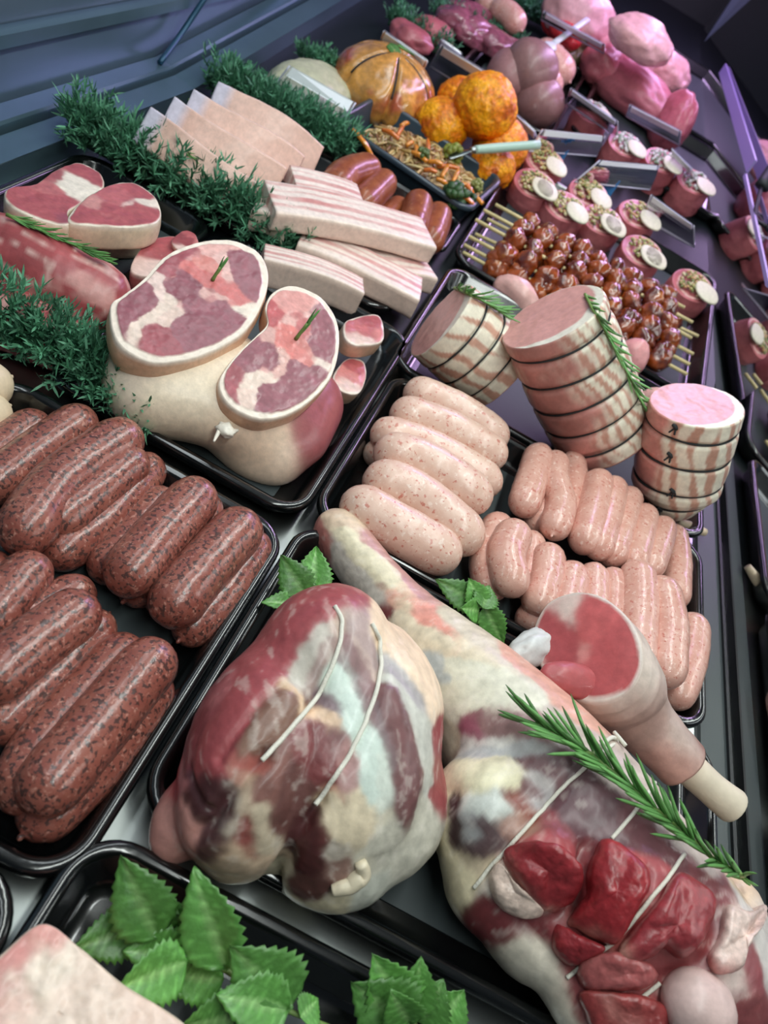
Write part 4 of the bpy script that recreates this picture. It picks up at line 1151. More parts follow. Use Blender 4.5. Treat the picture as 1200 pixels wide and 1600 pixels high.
lobe([(0.2005,0.193,0.0599),(0.21,0.1902,0.0664),(0.2203,0.1866,0.074),(0.2172,0.1817,0.0656),(0.2129,0.1796,0.0555),(0.2027,0.1835,0.0569)], 0.006, (146, 46, 52), (150, 60, 60), [(0.202,0.1918,0.0609),(0.2045,0.189,0.0634)], 621)
lobe([(0.2155,0.18,0.0628),(0.2232,0.1858,0.0752),(0.2399,0.1884,0.0776),(0.2509,0.1872,0.0739),(0.2462,0.1791,0.0697),(0.2333,0.1738,0.065),(0.222,0.1719,0.0575)], 0.008, (168, 86, 86), (206, 160, 150), [(0.2214,0.1799,0.0679),(0.2298,0.1798,0.0718)], 628)
lobe([(0.2757,0.2271,0.0963),(0.2914,0.233,0.0935),(0.3281,0.2623,0.0656),(0.3048,0.234,0.0879),(0.2892,0.214,0.0924),(0.2866,0.2024,0.0901),(0.2756,0.1967,0.0871),(0.2717,0.2025,0.0874),(0.2741,0.2118,0.0928)], 0.009, (222, 196, 186), (196, 96, 94), [(0.2729,0.2013,0.0883),(0.2824,0.2014,0.0905)], 635)
lobe([(0.2215,0.17,0.0557),(0.2349,0.1744,0.0653),(0.2507,0.1776,0.0688),(0.2683,0.177,0.0653),(0.2628,0.1658,0.0582),(0.2457,0.1584,0.0517),(0.2314,0.1611,0.0509)], 0.008, (150, 60, 60), (222, 180, 166), [(0.2332,0.1683,0.0631),(0.2468,0.168,0.0647)], 642)
lobe([(0.1612,0.2051,0.064),(0.1661,0.2001,0.0672),(0.1749,0.196,0.0679),(0.1909,0.1943,0.0628),(0.1875,0.1899,0.0572),(0.1752,0.1888,0.0557),(0.1651,0.1918,0.0577),(0.1605,0.1986,0.0591)], 0.006, (220, 196, 182), (226, 190, 176), [(0.1664,0.1996,0.067),(0.1803,0.1937,0.0646)], 649)
V2, F2 = ball((0.2734,0.182,0.0781), (0.0185, 0.017, 0.016), 4, 0.06, 1.6, 7)
obj('knuckle_bone', (V2, F2), M_flesh_s, leg, cols=mottle(V2, np.repeat(lin((214, 180, 174))[None], len(V2), 0), 60, 0.1, 3))
for q in ([(0.2174,0.3075,0.0767),(0.2031,0.2881,0.0947),(0.1969,0.2791,0.097),(0.1931,0.2736,0.0955),(0.1894,0.2674,0.0958),(0.1862,0.2618,0.0951),(0.184,0.2578,0.0929),(0.1817,0.2542,0.0906),(0.18,0.2505,0.0882),(0.1784,0.2472,0.0857),(0.1773,0.2441,0.0834),(0.1759,0.2411,0.0811),(0.1743,0.237,0.0803),(0.1718,0.2327,0.0799),(0.1688,0.2267,0.0804),(0.1665,0.2218,0.0793),(0.1646,0.2176,0.0773),(0.1632,0.2142,0.0751),(0.1626,0.2118,0.072),(0.1617,0.2092,0.0691),(0.1606,0.2065,0.0658),(0.1598,0.2043,0.0626),(0.159,0.201,0.0589),(0.1582,0.1973,0.0556),(0.1575,0.1943,0.0514)],
          [(0.2353,0.2828,0.0908),(0.2274,0.2704,0.0976),(0.2225,0.2619,0.1001),(0.2194,0.2555,0.1002),(0.2169,0.25,0.0996),(0.2142,0.2448,0.0989),(0.2119,0.2402,0.0976),(0.2098,0.2358,0.096),(0.2076,0.2316,0.0948)],
          [(0.2491,0.2426,0.099),(0.2461,0.2374,0.0991),(0.2437,0.2326,0.0991),(0.2393,0.2261,0.1015),(0.2363,0.2209,0.1019),(0.2338,0.2165,0.1011),(0.2313,0.2122,0.1002),(0.2296,0.2086,0.0984),(0.2284,0.2053,0.0964),(0.2275,0.2026,0.0939),(0.2263,0.1996,0.0917),(0.2258,0.1971,0.0886),(0.2253,0.1949,0.0854),(0.2247,0.1925,0.0824),(0.2234,0.1899,0.0802),(0.2215,0.1871,0.0772),(0.2204,0.1851,0.073),(0.219,0.1829,0.0696),(0.2177,0.1807,0.0661),(0.2162,0.1783,0.0627),(0.2168,0.1775,0.0562),(0.2148,0.1746,0.054)],
          [(0.2434,0.1711,0.0673),(0.2467,0.1751,0.0688),(0.25,0.1793,0.0703),(0.2527,0.1826,0.0716),(0.2548,0.1856,0.0734)]):
    obj('twine', tube(q, 0.0011, 8), M_twine, leg)
obj('twine_knot', join([tube([(0.1938,0.2809,0.0978),(0.2049,0.2959,0.0924),(0.2195,0.305,0.0763)], 0.0013, 6), tube([(0.2071,0.3025,0.0894),(0.2089,0.2988,0.0916),(0.2127,0.294,0.0935)], 0.0013, 6)]), M_twine, leg)

# ------------------------------------------------------------------ lamb shank lying across
sk_head = np.array((0.186,0.3663,0.08))
sk_end = np.array((0.2845,0.3413,0.052))
bone_end = np.array((0.3298,0.3362,0.046))
ax = unit(sk_end - sk_head)
(V, F), Sp, An, Fr, fr = gloft([sk_head, sk_head + ax * 0.035, (sk_head + sk_end) / 2 + ax * 0.01 - (0, 0, 0.003), sk_end], [0.0335, 0.0335, 0.0315, 0.028, 0.0245, 0.021, 0.019, 0.0185], m=90, n=80, face=24, amp=0.0012, sc=55, seed=51, flat=(True, True))
gv = np.array([0, 0, 0.42]) - sk_head
gv = unit(gv - ax * (gv @ ax))
foot_ = sk_head + np.outer((V - sk_head) @ ax, ax)
V = V + np.outer(0.85 * ((V - foot_) @ gv) * np.clip(1 - Sp / 0.55, 0, 1), ax)
V = V + (-ax * 0.003)[None] * (Fr > 0)[:, None] * (np.sqrt(np.clip(1 - Fr ** 2, 0, 1)))[:, None] * (Sp < 0.5)[:, None]
seeds = [(sk_head + fr[1][0] * 0 + x * fr[1][0] + y * fr[2][0], c, w) for x, y, c, w in (
    (0.010, 0.012, (186, 62, 66), 0.004), (-0.010, 0.012, (196, 70, 72), 0.003), (0.018, -0.008, (170, 52, 60), 0.003), (-0.008, -0.016, (178, 58, 64), 0.002), (-0.026, -0.004, (224, 200, 190), 0), (0.0, -0.033, (222, 206, 198), 0), (0.004, 0.0, (214, 130, 124), -0.004), (-0.022, 0.024, (170, 58, 60), 0))]
fcol = mottle(V, seedcol(V, seeds, 0.0012, 80, 0.005, 52), 150, 0.15, 53)
side = seedcol(V, [(sk_head + ax * 0.03 + o, c) for o, c in ((np.array([0.03, 0.02, 0]), (204, 194, 184)), (np.array([-0.02, -0.03, 0.01]), (200, 176, 164)), (np.array([0, 0, 0.035]), (206, 186, 172)))]
               + [(sk_head + ax * 0.07 + o, c) for o, c in ((np.array([0.02, 0, 0.02]), (190, 164, 152)), (np.array([-0.02, -0.01, 0.01]), (176, 136, 124)))]
               + [(sk_head + ax * 0.105 + o, c) for o, c in ((np.array([0.01, 0.01, 0.02]), (150, 96, 86)), (np.array([-0.015, -0.015, 0.0]), (206, 150, 136)), (np.array([0.02, 0, 0]), (214, 176, 150)))], 0.006, 60, 0.008, 55)
side = mottle(V, side, 120, 0.12, 56)
rimf = np.clip((Fr - 0.90 - 0.05 * fbm(V, 90, 57)) / 0.05, 0, 1)[:, None]
face = fcol * (1 - rimf) + lin((222, 208, 198)) * rimf
col = np.where(((Fr >= 0) & (Sp < 0.5))[:, None], face, side)
col = np.where(((Fr >= 0) & (Sp > 0.5))[:, None], lin((206, 150, 132)), col)
shank = obj('lamb_shank', (V, F), M_flesh_s, cols=np.clip(col, 0, 1), label='lamb shank with red cut face and bare white bone, lying across the leg', cat='lamb shank')
obj('bone', tube([sk_end - ax * 0.01, sk_end + (bone_end - sk_end) * 0.5, bone_end - unit(bone_end - sk_end) * 0.003, bone_end], [0.0120, 0.0110, 0.0122, 0.0105], 20), M_bone, shank)
V2, F2 = ball((0.1884,0.3423,0.0712), (0.027, 0.012, 0.010), 4, 0.12, 2.0, 5, rotz(0.35))
obj('flesh_flap', (V2, F2), M_flesh_s, shank, cols=mottle(V2, np.repeat(lin((178, 62, 66))[None], len(V2), 0), 120, 0.2, 3))
V2, F2 = ball((0.1662,0.3718,0.0528), (0.013, 0.026, 0.012), 4, 0.25, 1.8, 8, rotz(-0.7))
obj('fat_flap', (V2, F2), M_flesh_s, shank, cols=mottle(V2, np.repeat(lin((212, 214, 212))[None], len(V2), 0), 70, 0.12, 4))

rosemary('rosemary sprig lying along the top of the lamb leg', [(0.1553,0.2746,0.0952),(0.1588,0.2735,0.0966),(0.1625,0.2717,0.0979),(0.1679,0.2706,0.0996),(0.1718,0.2703,0.1005),(0.176,0.2692,0.1014),(0.1801,0.2685,0.1023),(0.1849,0.2677,0.1027),(0.1871,0.2687,0.1025),(0.1908,0.2653,0.1044),(0.1956,0.2632,0.1053),(0.1993,0.262,0.1057),(0.2029,0.2609,0.1062),(0.2073,0.2593,0.1067),(0.2116,0.2577,0.1072),(0.2161,0.2559,0.1073),(0.2198,0.2541,0.1074),(0.2244,0.2526,0.1074),(0.2288,0.2521,0.1073),(0.234,0.2507,0.1069),(0.2376,0.2504,0.1065),(0.242,0.2486,0.1065),(0.2469,0.2482,0.1059),(0.2512,0.2476,0.1055),(0.2553,0.2464,0.1052),(0.2597,0.2449,0.1049),(0.2648,0.2452,0.1044),(0.2706,0.2461,0.1031),(0.2753,0.2466,0.1022),(0.28,0.2468,0.1015),(0.2877,0.2495,0.0984),(0.3115,0.2703,0.0693),(0.3157,0.2677,0.0721)], 92, 0.030, seed=3, upv=(0.0, -0.55, 0.85), dirn=-1, fan=0.5, fat=0.85)

# ------------------------------------------------------------------ mint
mint('mint sprig standing behind the tied lamb shoulder', [
    ((0.0099,0.3263,0.03), (-0.0177,0.3351,0.045), 0.024), ((0.0117,0.3303,0.032), (-0.0008,0.354,0.05), 0.024), ((0.0099,0.3236,0.028), (-0.013,0.3064,0.032), 0.016), ((0.0141,0.3324,0.03), (0.0064,0.3509,0.045), 0.018)], [(0.0098,0.3376,0.02),(0.0197,0.3259,0.02)])
mint('single mint leaf peeping out right of the tied lamb shoulder', [((0.0382,0.3224,0.035), (0.036,0.3333,0.045), 0.015)])
mint('mint sprig between the lamb leg and the thin sausages', [
    ((0.1227,0.3952,0.034), (0.0863,0.3914,0.042), 0.022), ((0.1242,0.3933,0.036), (0.1064,0.3994,0.05), 0.020), ((0.1263,0.3961,0.036), (0.1528,0.3827,0.024), 0.020), ((0.1238,0.3898,0.04), (0.1224,0.4097,0.046), 0.020), ((0.1237,0.3911,0.034), (0.1103,0.3755,0.046), 0.018)], [(0.1277,0.412,0.02),(0.1282,0.3985,0.02)])
mint('leafy mint sprig beside the pale fat joint in the near left corner', [
    ((0.024,0.1129,0.03), (-0.007,0.1268,0.05), 0.028, (0.15, -0.6, 0.75)), ((0.0325,0.1167,0.025), (0.0159,0.1267,0.04), 0.018), ((0.0577,0.113,0.034), (0.0229,0.1323,0.058), 0.028, (-0.2, -0.6, 0.75)),
    ((0.0147,0.1157,0.02), (-0.0051,0.0964,0.024), 0.022, (0, -0.3, 0.9)), ((0.0404,0.1091,0.034), (0.0201,0.0863,0.04), 0.025), ((0.0392,0.1138,0.026), (0.0149,0.1019,0.03), 0.022), ((0.092,0.1124,0.036), (0.0553,0.1158,0.05), 0.034),
    ((0.0603,0.1125,0.024), (0.0341,0.1024,0.02), 0.022), ((0.0904,0.1098,0.038), (0.0588,0.1002,0.044), 0.026, (0, -0.3, 0.9)), ((0.0748,0.1028,0.03), (0.0522,0.0874,0.03), 0.026), ((0.0409,0.1196,0.02), (0.027,0.1188,0.04), 0.016), ((0.0985,0.1115,0.03), (0.1042,0.1221,0.03), 0.016)], [(0.0235,0.1181,0.026),(0.0418,0.115,0.026),(0.0615,0.1154,0.026),(0.083,0.1123,0.026),(0.1138,0.1146,0.026)])
mint('mint sprig at the bottom edge, right of the leafy one', [
    ((0.1482,0.1273,0.036), (0.1141,0.1272,0.046), 0.034), ((0.1436,0.1309,0.036), (0.1172,0.1383,0.055), 0.028), ((0.1463,0.1312,0.036), (0.1378,0.146,0.058), 0.022, (0.1, -0.7, 0.7)), ((0.1515,0.131,0.034), (0.1541,0.1458,0.05), 0.024), ((0.1624,0.1343,0.03), (0.167,0.1482,0.045), 0.024), ((0.1457,0.1269,0.04), (0.1285,0.1274,0.056), 0.02)], [(0.1487,0.1327,0.03),(0.1572,0.128,0.03)])

# ------------------------------------------------------------------ pale fat joint in the near corner
P = [(-0.0218,0.0923,0.05),(-0.0034,0.0912,0.05),(0.0183,0.0871,0.05),(0.0531,0.0828,0.05),(0.0502,0.0626,0.05),(0.0157,0.0372,0.05),(-0.0205,0.0348,0.05),(-0.0382,0.0567,0.05),(-0.03,0.0742,0.05)]
slab('fat_covered_joint', P, (-0.02, -0.15, 1), 0.045, [((-0.0237,0.077,0.05), (206, 96, 92)), ((-0.0184,0.0895,0.05), (222, 130, 120)), ((-0.019,0.065,0.05), (196, 120, 112)), ((-0.0057,0.0754,0.05), (236, 214, 192), 0.01), ((0.0112,0.0756,0.05), (236, 206, 186), 0.012), ((0.0083,0.0779,0.05), (150, 70, 64), -0.008), ((-0.0079,0.0629,0.05), (226, 170, 154)), ((0.0304,0.0768,0.05), (236, 200, 180), 0.01)],
     (236, 210, 188), (222, 150, 134), band=0.05, mot=0.35, label='pale fat covered joint with a red streak in the bottom left corner', cat='lamb joint', seed=61, wamp=0.012, sharp=0.004, amp=0.002)

# ------------------------------------------------------------------ rolled pork loins wrapped in streaky rashers
def rolled_loin(label, foot, top, r, strings, face_fat_dir, seed, stripe_n=17, pink_dir=None, taper=(1.0, 1.0), rough_end=False):
    foot = np.asarray(foot, float); top = np.asarray(top, float)
    radii = [r * taper[0], r * 1.03, r * 1.04, r * 1.02, r * taper[1]]
    (V, F), Sp, An, Fr, fr = gloft([top, (top * 2 + foot) / 3, (top + foot * 2) / 3, foot], radii, m=110, n=130, face=30, amp=0.0010, sc=60, seed=seed, groove=strings, gdepth=0.065)
    C, T, N, B, R = fr
    # rasher stripes run from end to end round the roll
    ang = An + 0.25 * fbm(V, 22, seed + 1) + 0.5 * (Sp - 0.5)
    sx = np.sin(ang * stripe_n / 1.0 + 2.5 * vnoise(V, 30, seed + 2))
    sx = sx + 0.8 * vnoise(np.stack([ang * 2.2, Sp * 1.5, 0 * Sp], 1), 2.0, seed + 3)
    w = np.clip((sx - 0.15) / 0.35, 0, 1)[:, None]
    side = lin((232, 222, 198)) * (1 - w) + lin((196, 142, 116)) * w
    if pink_dir is not None:
        pd = np.asarray(pink_dir, float)
        out = np.cos(An)[:, None] * N[0] + np.sin(An)[:, None] * B[0]
        pk = np.clip((out @ unit(pd) - 0.50 + 0.22 * fbm(V, 30, seed + 4)) / 0.2, 0, 1)[:, None]
        flesh = lin((206, 128, 116)) * (0.8 + 0.35 * vnoise(V, 45, seed + 6))[:, None]
        side = side * (1 - pk) + flesh * pk
    side = mottle(V, side, 110, 0.10, seed + 5)
    fd = unit(face_fat_dir)
    out = np.cos(An)[:, None] * N[0] + np.sin(An)[:, None] * B[0]
    ecc = Fr * (1 + 0.05 * vnoise(V, 60, seed + 7))
    thickf = 0.96 - 0.26 * np.clip(out @ fd, -0.2, 1)
    fat = np.clip((ecc - thickf) / 0.03, 0, 1)[:, None]
    meat = mottle(V, np.repeat(lin((214, 146, 138))[None], len(V), 0), 26, 0.10, seed + 8)
    rim = lin((238, 230, 214))
    facec = meat * (1 - fat) + rim * fat
    isf = (Fr >= 0)[:, None]
    col = np.where(isf, facec, side)
    col[Sp > 0.99] = lin((214, 160, 140))
    o = obj('rolled_pork_loin', (V, F), M_flesh, cols=np.clip(col, 0, 1), label=label, cat='pork roast', group='rolled pork loins')
    for k, s in enumerate(strings):
        ring_string(fr, s, 0.0010, M_black_string, o, lift=0.955, wob=0.001, seed=k)
    return o, fr

R2, fr2 = rolled_loin('tall rolled pork loin leaning in the middle, tied with five black strings', (0.1979,0.6912,0.04), (0.0812,0.6764,0.1282), 0.0495, (0.12, 0.32, 0.52, 0.71, 0.88), (0.7, -0.5, 0.3), 71, stripe_n=27, pink_dir=(-0.5, -0.75, 0.1))
R1, fr1 = rolled_loin('short rolled pork loin at the left with its pink face turned left', (0.0727,0.696,0.042), (-0.0058,0.6809,0.0661), 0.043, (0.25, 0.52, 0.80), (0.0, -0.45, 0.9), 72, stripe_n=14)
R3, fr3 = rolled_loin('rolled pork loin standing at the right by the glass, pink face up', (0.2892,0.6719,0.022), (0.2382,0.6737,0.1273), 0.042, (0.16, 0.40, 0.66, 0.84), (0.9, -0.3, -0.2), 73, stripe_n=17, pink_dir=(-0.9, -0.2, 0.1), taper=(1.0, 0.62))
# knots where the strings of the right loin are tied
for p in [(0.2251,0.6351,0.116),(0.2389,0.6327,0.0909),(0.2637,0.6295,0.0622),(0.2712,0.6396,0.033)]:
    p = np.array(p)
    obj('string_knot', join([tube([p + (-0.004, 0, 0.001), p, p + (0.004, 0.001, -0.002)], [0.0016, 0.0022, 0.0012], 6), tube([p, p + (-0.002, -0.001, -0.007)], 0.0009, 5), tube([p, p + (0.003, -0.002, -0.006)], 0.0009, 5)]), M_black_string, R3)
tail = [(0.3062,0.6692,0.012),(0.3232,0.6733,0.012),(0.3404,0.6785,0.012)]
obj('loose_end', tube([np.array(q) for q in tail], [0.004, 0.006, 0.004], 10), M_flesh, R3, cols=lin((222, 196, 160)))
rosemary('rosemary tucked along the string side of the tall rolled loin', [(0.0973,0.694,0.1544),(0.1013,0.6756,0.1574),(0.1053,0.659,0.16),(0.1125,0.6505,0.1595),(0.1194,0.6515,0.1551),(0.1258,0.6546,0.1503),(0.1332,0.6545,0.1463),(0.14,0.6558,0.142),(0.1478,0.6635,0.1353),(0.1542,0.6602,0.1327),(0.1615,0.6616,0.1281),(0.1701,0.6643,0.1216),(0.177,0.6653,0.1172),(0.1855,0.6672,0.1112),(0.1946,0.6755,0.1028),(0.2024,0.6722,0.0991),(0.2131,0.6836,0.0888)], 44, 0.022, seed=8, upv=(0.55, -0.4, 0.5), fan=0.4, fat=1.3)
rosemary('rosemary over the top of the short rolled loin', [(-0.0096,0.7188,0.0839),(-0.0018,0.6959,0.0955),(0.0056,0.6754,0.1061),(0.0183,0.6784,0.1061),(0.0281,0.685,0.1029),(0.0376,0.6881,0.1014),(0.0453,0.7017,0.0944),(0.0557,0.7048,0.0932)], 34, 0.022, seed=9, upv=(0, -0.3, 1), fan=0.4, fat=1.4)

# bare loin pieces lying behind the rolled ones
def hunk(name, label, c, r, col, cat, group=None, rz=0.0, seed=0, mat=None, amp=0.14, seeds=None, sub=4, tilt=None, flat=True):
    V, F = ball((0, 0, 0), r, sub, amp, 1.6, seed, rotz(rz) if tilt is None else rotz(rz) @ np.asarray(tilt))
    c = np.asarray(c, float)
    V = V + c
    if flat:
        V[:, 2] = np.maximum(V[:, 2], c[2] - r[2] * 0.8)
    n = normals(V, F)
    V = V + n * (0.09 * min(r) * fbm(V, 0.8 / min(r), seed + 3, 4))[:, None]
    k = mottle(V, np.repeat(lin(col)[None], len(V), 0), 0.6 / min(r), 0.28, seed + 1) if seeds is None else seedcol(V, [(c + np.array(s[0]), s[1]) for s in seeds], 0.1 * min(r), 0.8 / min(r), 0.25 * min(r), seed)
    return obj(name, (V, F), mat or M_flesh, cols=np.clip(k, 0, 1), label=label, cat=cat, group=group)

hunk('pork_loin_piece', 'pale pork loin end showing behind the short rolled loin', (0.0596,0.9172,0.022), (0.034, 0.018, 0.022), (226, 168, 158), 'pork roast', seed=2, rz=-0.3)
hunk('pork_loin_piece', 'pink pork piece showing between the tall rolled loin and the kebabs', (0.2208,0.9153,0.03), (0.020, 0.022, 0.026), (222, 140, 140), 'pork roast', seed=4, rz=0.5)
hunk('pork_loin_piece', 'pale pork piece wedged between the tall and the right rolled loin', (0.2489,0.8158,0.03), (0.016, 0.02, 0.03), (218, 160, 150), 'pork roast', seed=6)

# ------------------------------------------------------------------ pork leg joint and its two steaks
jp = [
    ((-0.1335,0.4613,0.036), (0.072, 0.056, 0.038)), ((-0.1619,0.4341,0.034), (0.040, 0.045, 0.034)), ((-0.0782,0.4714,0.026), (0.046, 0.046, 0.028)), ((-0.0773,0.4429,0.012), (0.034, 0.022, 0.018)),
    ((-0.0713,0.5094,0.026), (0.036, 0.04, 0.028)),
]
V, F = blob((-0.1196,0.4568,0.035), jp, 0.016, 6, 0.16)
V[:, 2] = np.maximum(V[:, 2], 0.0036)
V = V + normals(V, F) * (0.0008 * fbm(V, 40, 81))[:, None]
col = seedcol(V, [((-0.1294,0.4125,0.0577), (236, 214, 184), 0.02), ((-0.0757,0.4227,0.0362), (232, 198, 168), 0.01), ((-0.172,0.3999,0.0549), (230, 208, 184)), ((-0.1179,0.4126,0.0531), (228, 180, 150)), ((-0.0595,0.4273,0.0304), (236, 206, 180)), ((-0.0467,0.4512,0.0421), (150, 60, 66), 0.004), ((-0.05,0.4863,0.0495), (160, 66, 70), 0.0)], 0.006, 30, 0.008, 82)
joint = obj('pork_leg_joint', (V, F), M_flesh, cols=mottle(V, col, 70, 0.05, 83), label='pale skinned pork leg joint under the two round steaks', cat='pork roast')
obj('skin_tag', join([ball((-0.098,0.4079,0.05), (0.007, 0.006, 0.005), 3, 0.4, 2.5, 3), tube([(-0.1016,0.4079,0.05),(-0.0998,0.3975,0.05),(-0.0988,0.3917,0.05)], [0.002, 0.0008], 6), tube([(-0.0943,0.4088,0.05),(-0.091,0.4146,0.05)], [0.003, 0.001], 6)]), M_flesh, joint, cols=lin((232, 222, 206)))

MUS = (150, 74, 88); MUS2 = (166, 66, 78); FATW = (232, 212, 196); BON = (214, 96, 88)
sA = slab('pork_leg_steak', [(-0.2065,0.4242,0.0826),(-0.1922,0.4059,0.0781),(-0.178,0.3987,0.0758),(-0.1588,0.4034,0.0756),(-0.1439,0.4199,0.078),(-0.1321,0.4436,0.082),(-0.1253,0.4739,0.0877),(-0.1293,0.5083,0.0948),(-0.1391,0.5347,0.1006),(-0.1542,0.5493,0.1045),(-0.1732,0.5483,0.1054),(-0.1887,0.5349,0.1037),(-0.2006,0.5121,0.0998),(-0.2058,0.4895,0.0956),(-0.2043,0.4645,0.0905),(-0.2049,0.4469,0.087),(-0.2062,0.4373,0.0852)], (0.06, -0.20, 1), 0.023,
     [(p, c, w) for p, (c, w) in zip([(-0.1927,0.4285,0.0826),(-0.1912,0.4419,0.0852),(-0.1947,0.4677,0.0906),(-0.1866,0.4849,0.0935),(-0.1817,0.4556,0.0874),(-0.1643,0.4404,0.0833),(-0.1555,0.4651,0.0877),(-0.1483,0.4806,0.0904),(-0.15,0.4384,0.082),(-0.1589,0.5232,0.0995),(-0.1436,0.5115,0.0963),(-0.1745,0.5254,0.1009),(-0.1883,0.5104,0.0987),(-0.1714,0.5008,0.0958),(-0.1596,0.4951,0.094),(-0.1767,0.4733,0.0906),(-0.1771,0.432,0.0824),(-0.1772,0.4203,0.08),(-0.177,0.4399,0.084),(-0.1684,0.4775,0.091),(-0.1427,0.4948,0.0929),(-0.1832,0.5207,0.1005)],
        ((MUS2, 0), (MUS, 0), (MUS, 0.004), (MUS, 0.003), (MUS, 0), (MUS, 0.008), (MUS, 0.008), (MUS, 0.004), (MUS, 0.004), (MUS, 0.006), (MUS, 0.005), ((206, 120, 112), 0), ((216, 130, 118), 0), (BON, 0.004), ((206, 84, 80), 0), ((196, 100, 96), -0.003), (FATW, 0), (FATW, 0), ((232, 200, 184), -0.001), ((212, 120, 110), -0.003), ((226, 200, 184), -0.003), ((220, 150, 140), -0.002)))],
     (238, 220, 202), (222, 172, 134), band=0.10, label='large round pork leg steak leaning on the joint, rosemary stuck in its centre', group='round pork leg steaks', seed=91, nr=90, na=300, strokes=[([(-0.1942,0.427,0.0824),(-0.1935,0.4454,0.086),(-0.1941,0.4192,0.0809)], MUS, 0.007), ([(-0.1852,0.4731,0.0911),(-0.1679,0.4677,0.089),(-0.1866,0.4849,0.0935)], MUS, 0.006), ([(-0.1488,0.4538,0.085),(-0.1401,0.472,0.0882),(-0.1515,0.4409,0.0826),(-0.1487,0.4718,0.0886)], MUS, 0.009), ([(-0.1536,0.5251,0.0996),(-0.1408,0.5126,0.0963),(-0.1639,0.5321,0.1016)], MUS, 0.008), ([(-0.1981,0.5053,0.0983),(-0.1981,0.4833,0.0939)], MUS2, 0.006), ([(-0.1756,0.4257,0.081),(-0.1616,0.4237,0.0798)], MUS2, 0.004), ([(-0.1906,0.4941,0.0956),(-0.1765,0.4954,0.095),(-0.1606,0.4968,0.0943),(-0.1444,0.4948,0.093)], (206, 88, 84), 0.005), ([(-0.1842,0.5036,0.0971),(-0.1713,0.5054,0.0967)], (216, 120, 108), 0.003), ([(-0.189,0.5248,0.1017),(-0.1743,0.5411,0.104)], (222, 158, 148), 0.004), ([(-0.1785,0.4572,0.0875),(-0.1792,0.4434,0.0848),(-0.1824,0.4283,0.082),(-0.1855,0.4199,0.0805)], (234, 206, 188), 0.0035), ([(-0.1351,0.4903,0.0915),(-0.1391,0.4915,0.092)], (234, 214, 196), 0.003), ([(-0.1754,0.4375,0.0834),(-0.1753,0.4538,0.0866)], (230, 196, 180), 0.002), ([(-0.1983,0.47,0.0912),(-0.1859,0.4547,0.0874),(-0.1794,0.4537,0.0869)], (230, 196, 184), 0.0004), ([(-0.1743,0.4556,0.0869),(-0.1725,0.4682,0.0893),(-0.1647,0.4804,0.0913),(-0.1507,0.4902,0.0924),(-0.1384,0.4913,0.0919)], (220, 164, 154), 0.0003), ([(-0.1765,0.5309,0.1021),(-0.1594,0.5015,0.0952)], (224, 170, 160), 0.0004), ([(-0.1917,0.5067,0.0982),(-0.1916,0.4957,0.096),(-0.1908,0.4717,0.0911)], (214, 140, 134), 0.0003), ([(-0.1615,0.4888,0.0928),(-0.1559,0.4747,0.0897),(-0.1555,0.4668,0.088)], (190, 120, 118), 0.0002)])
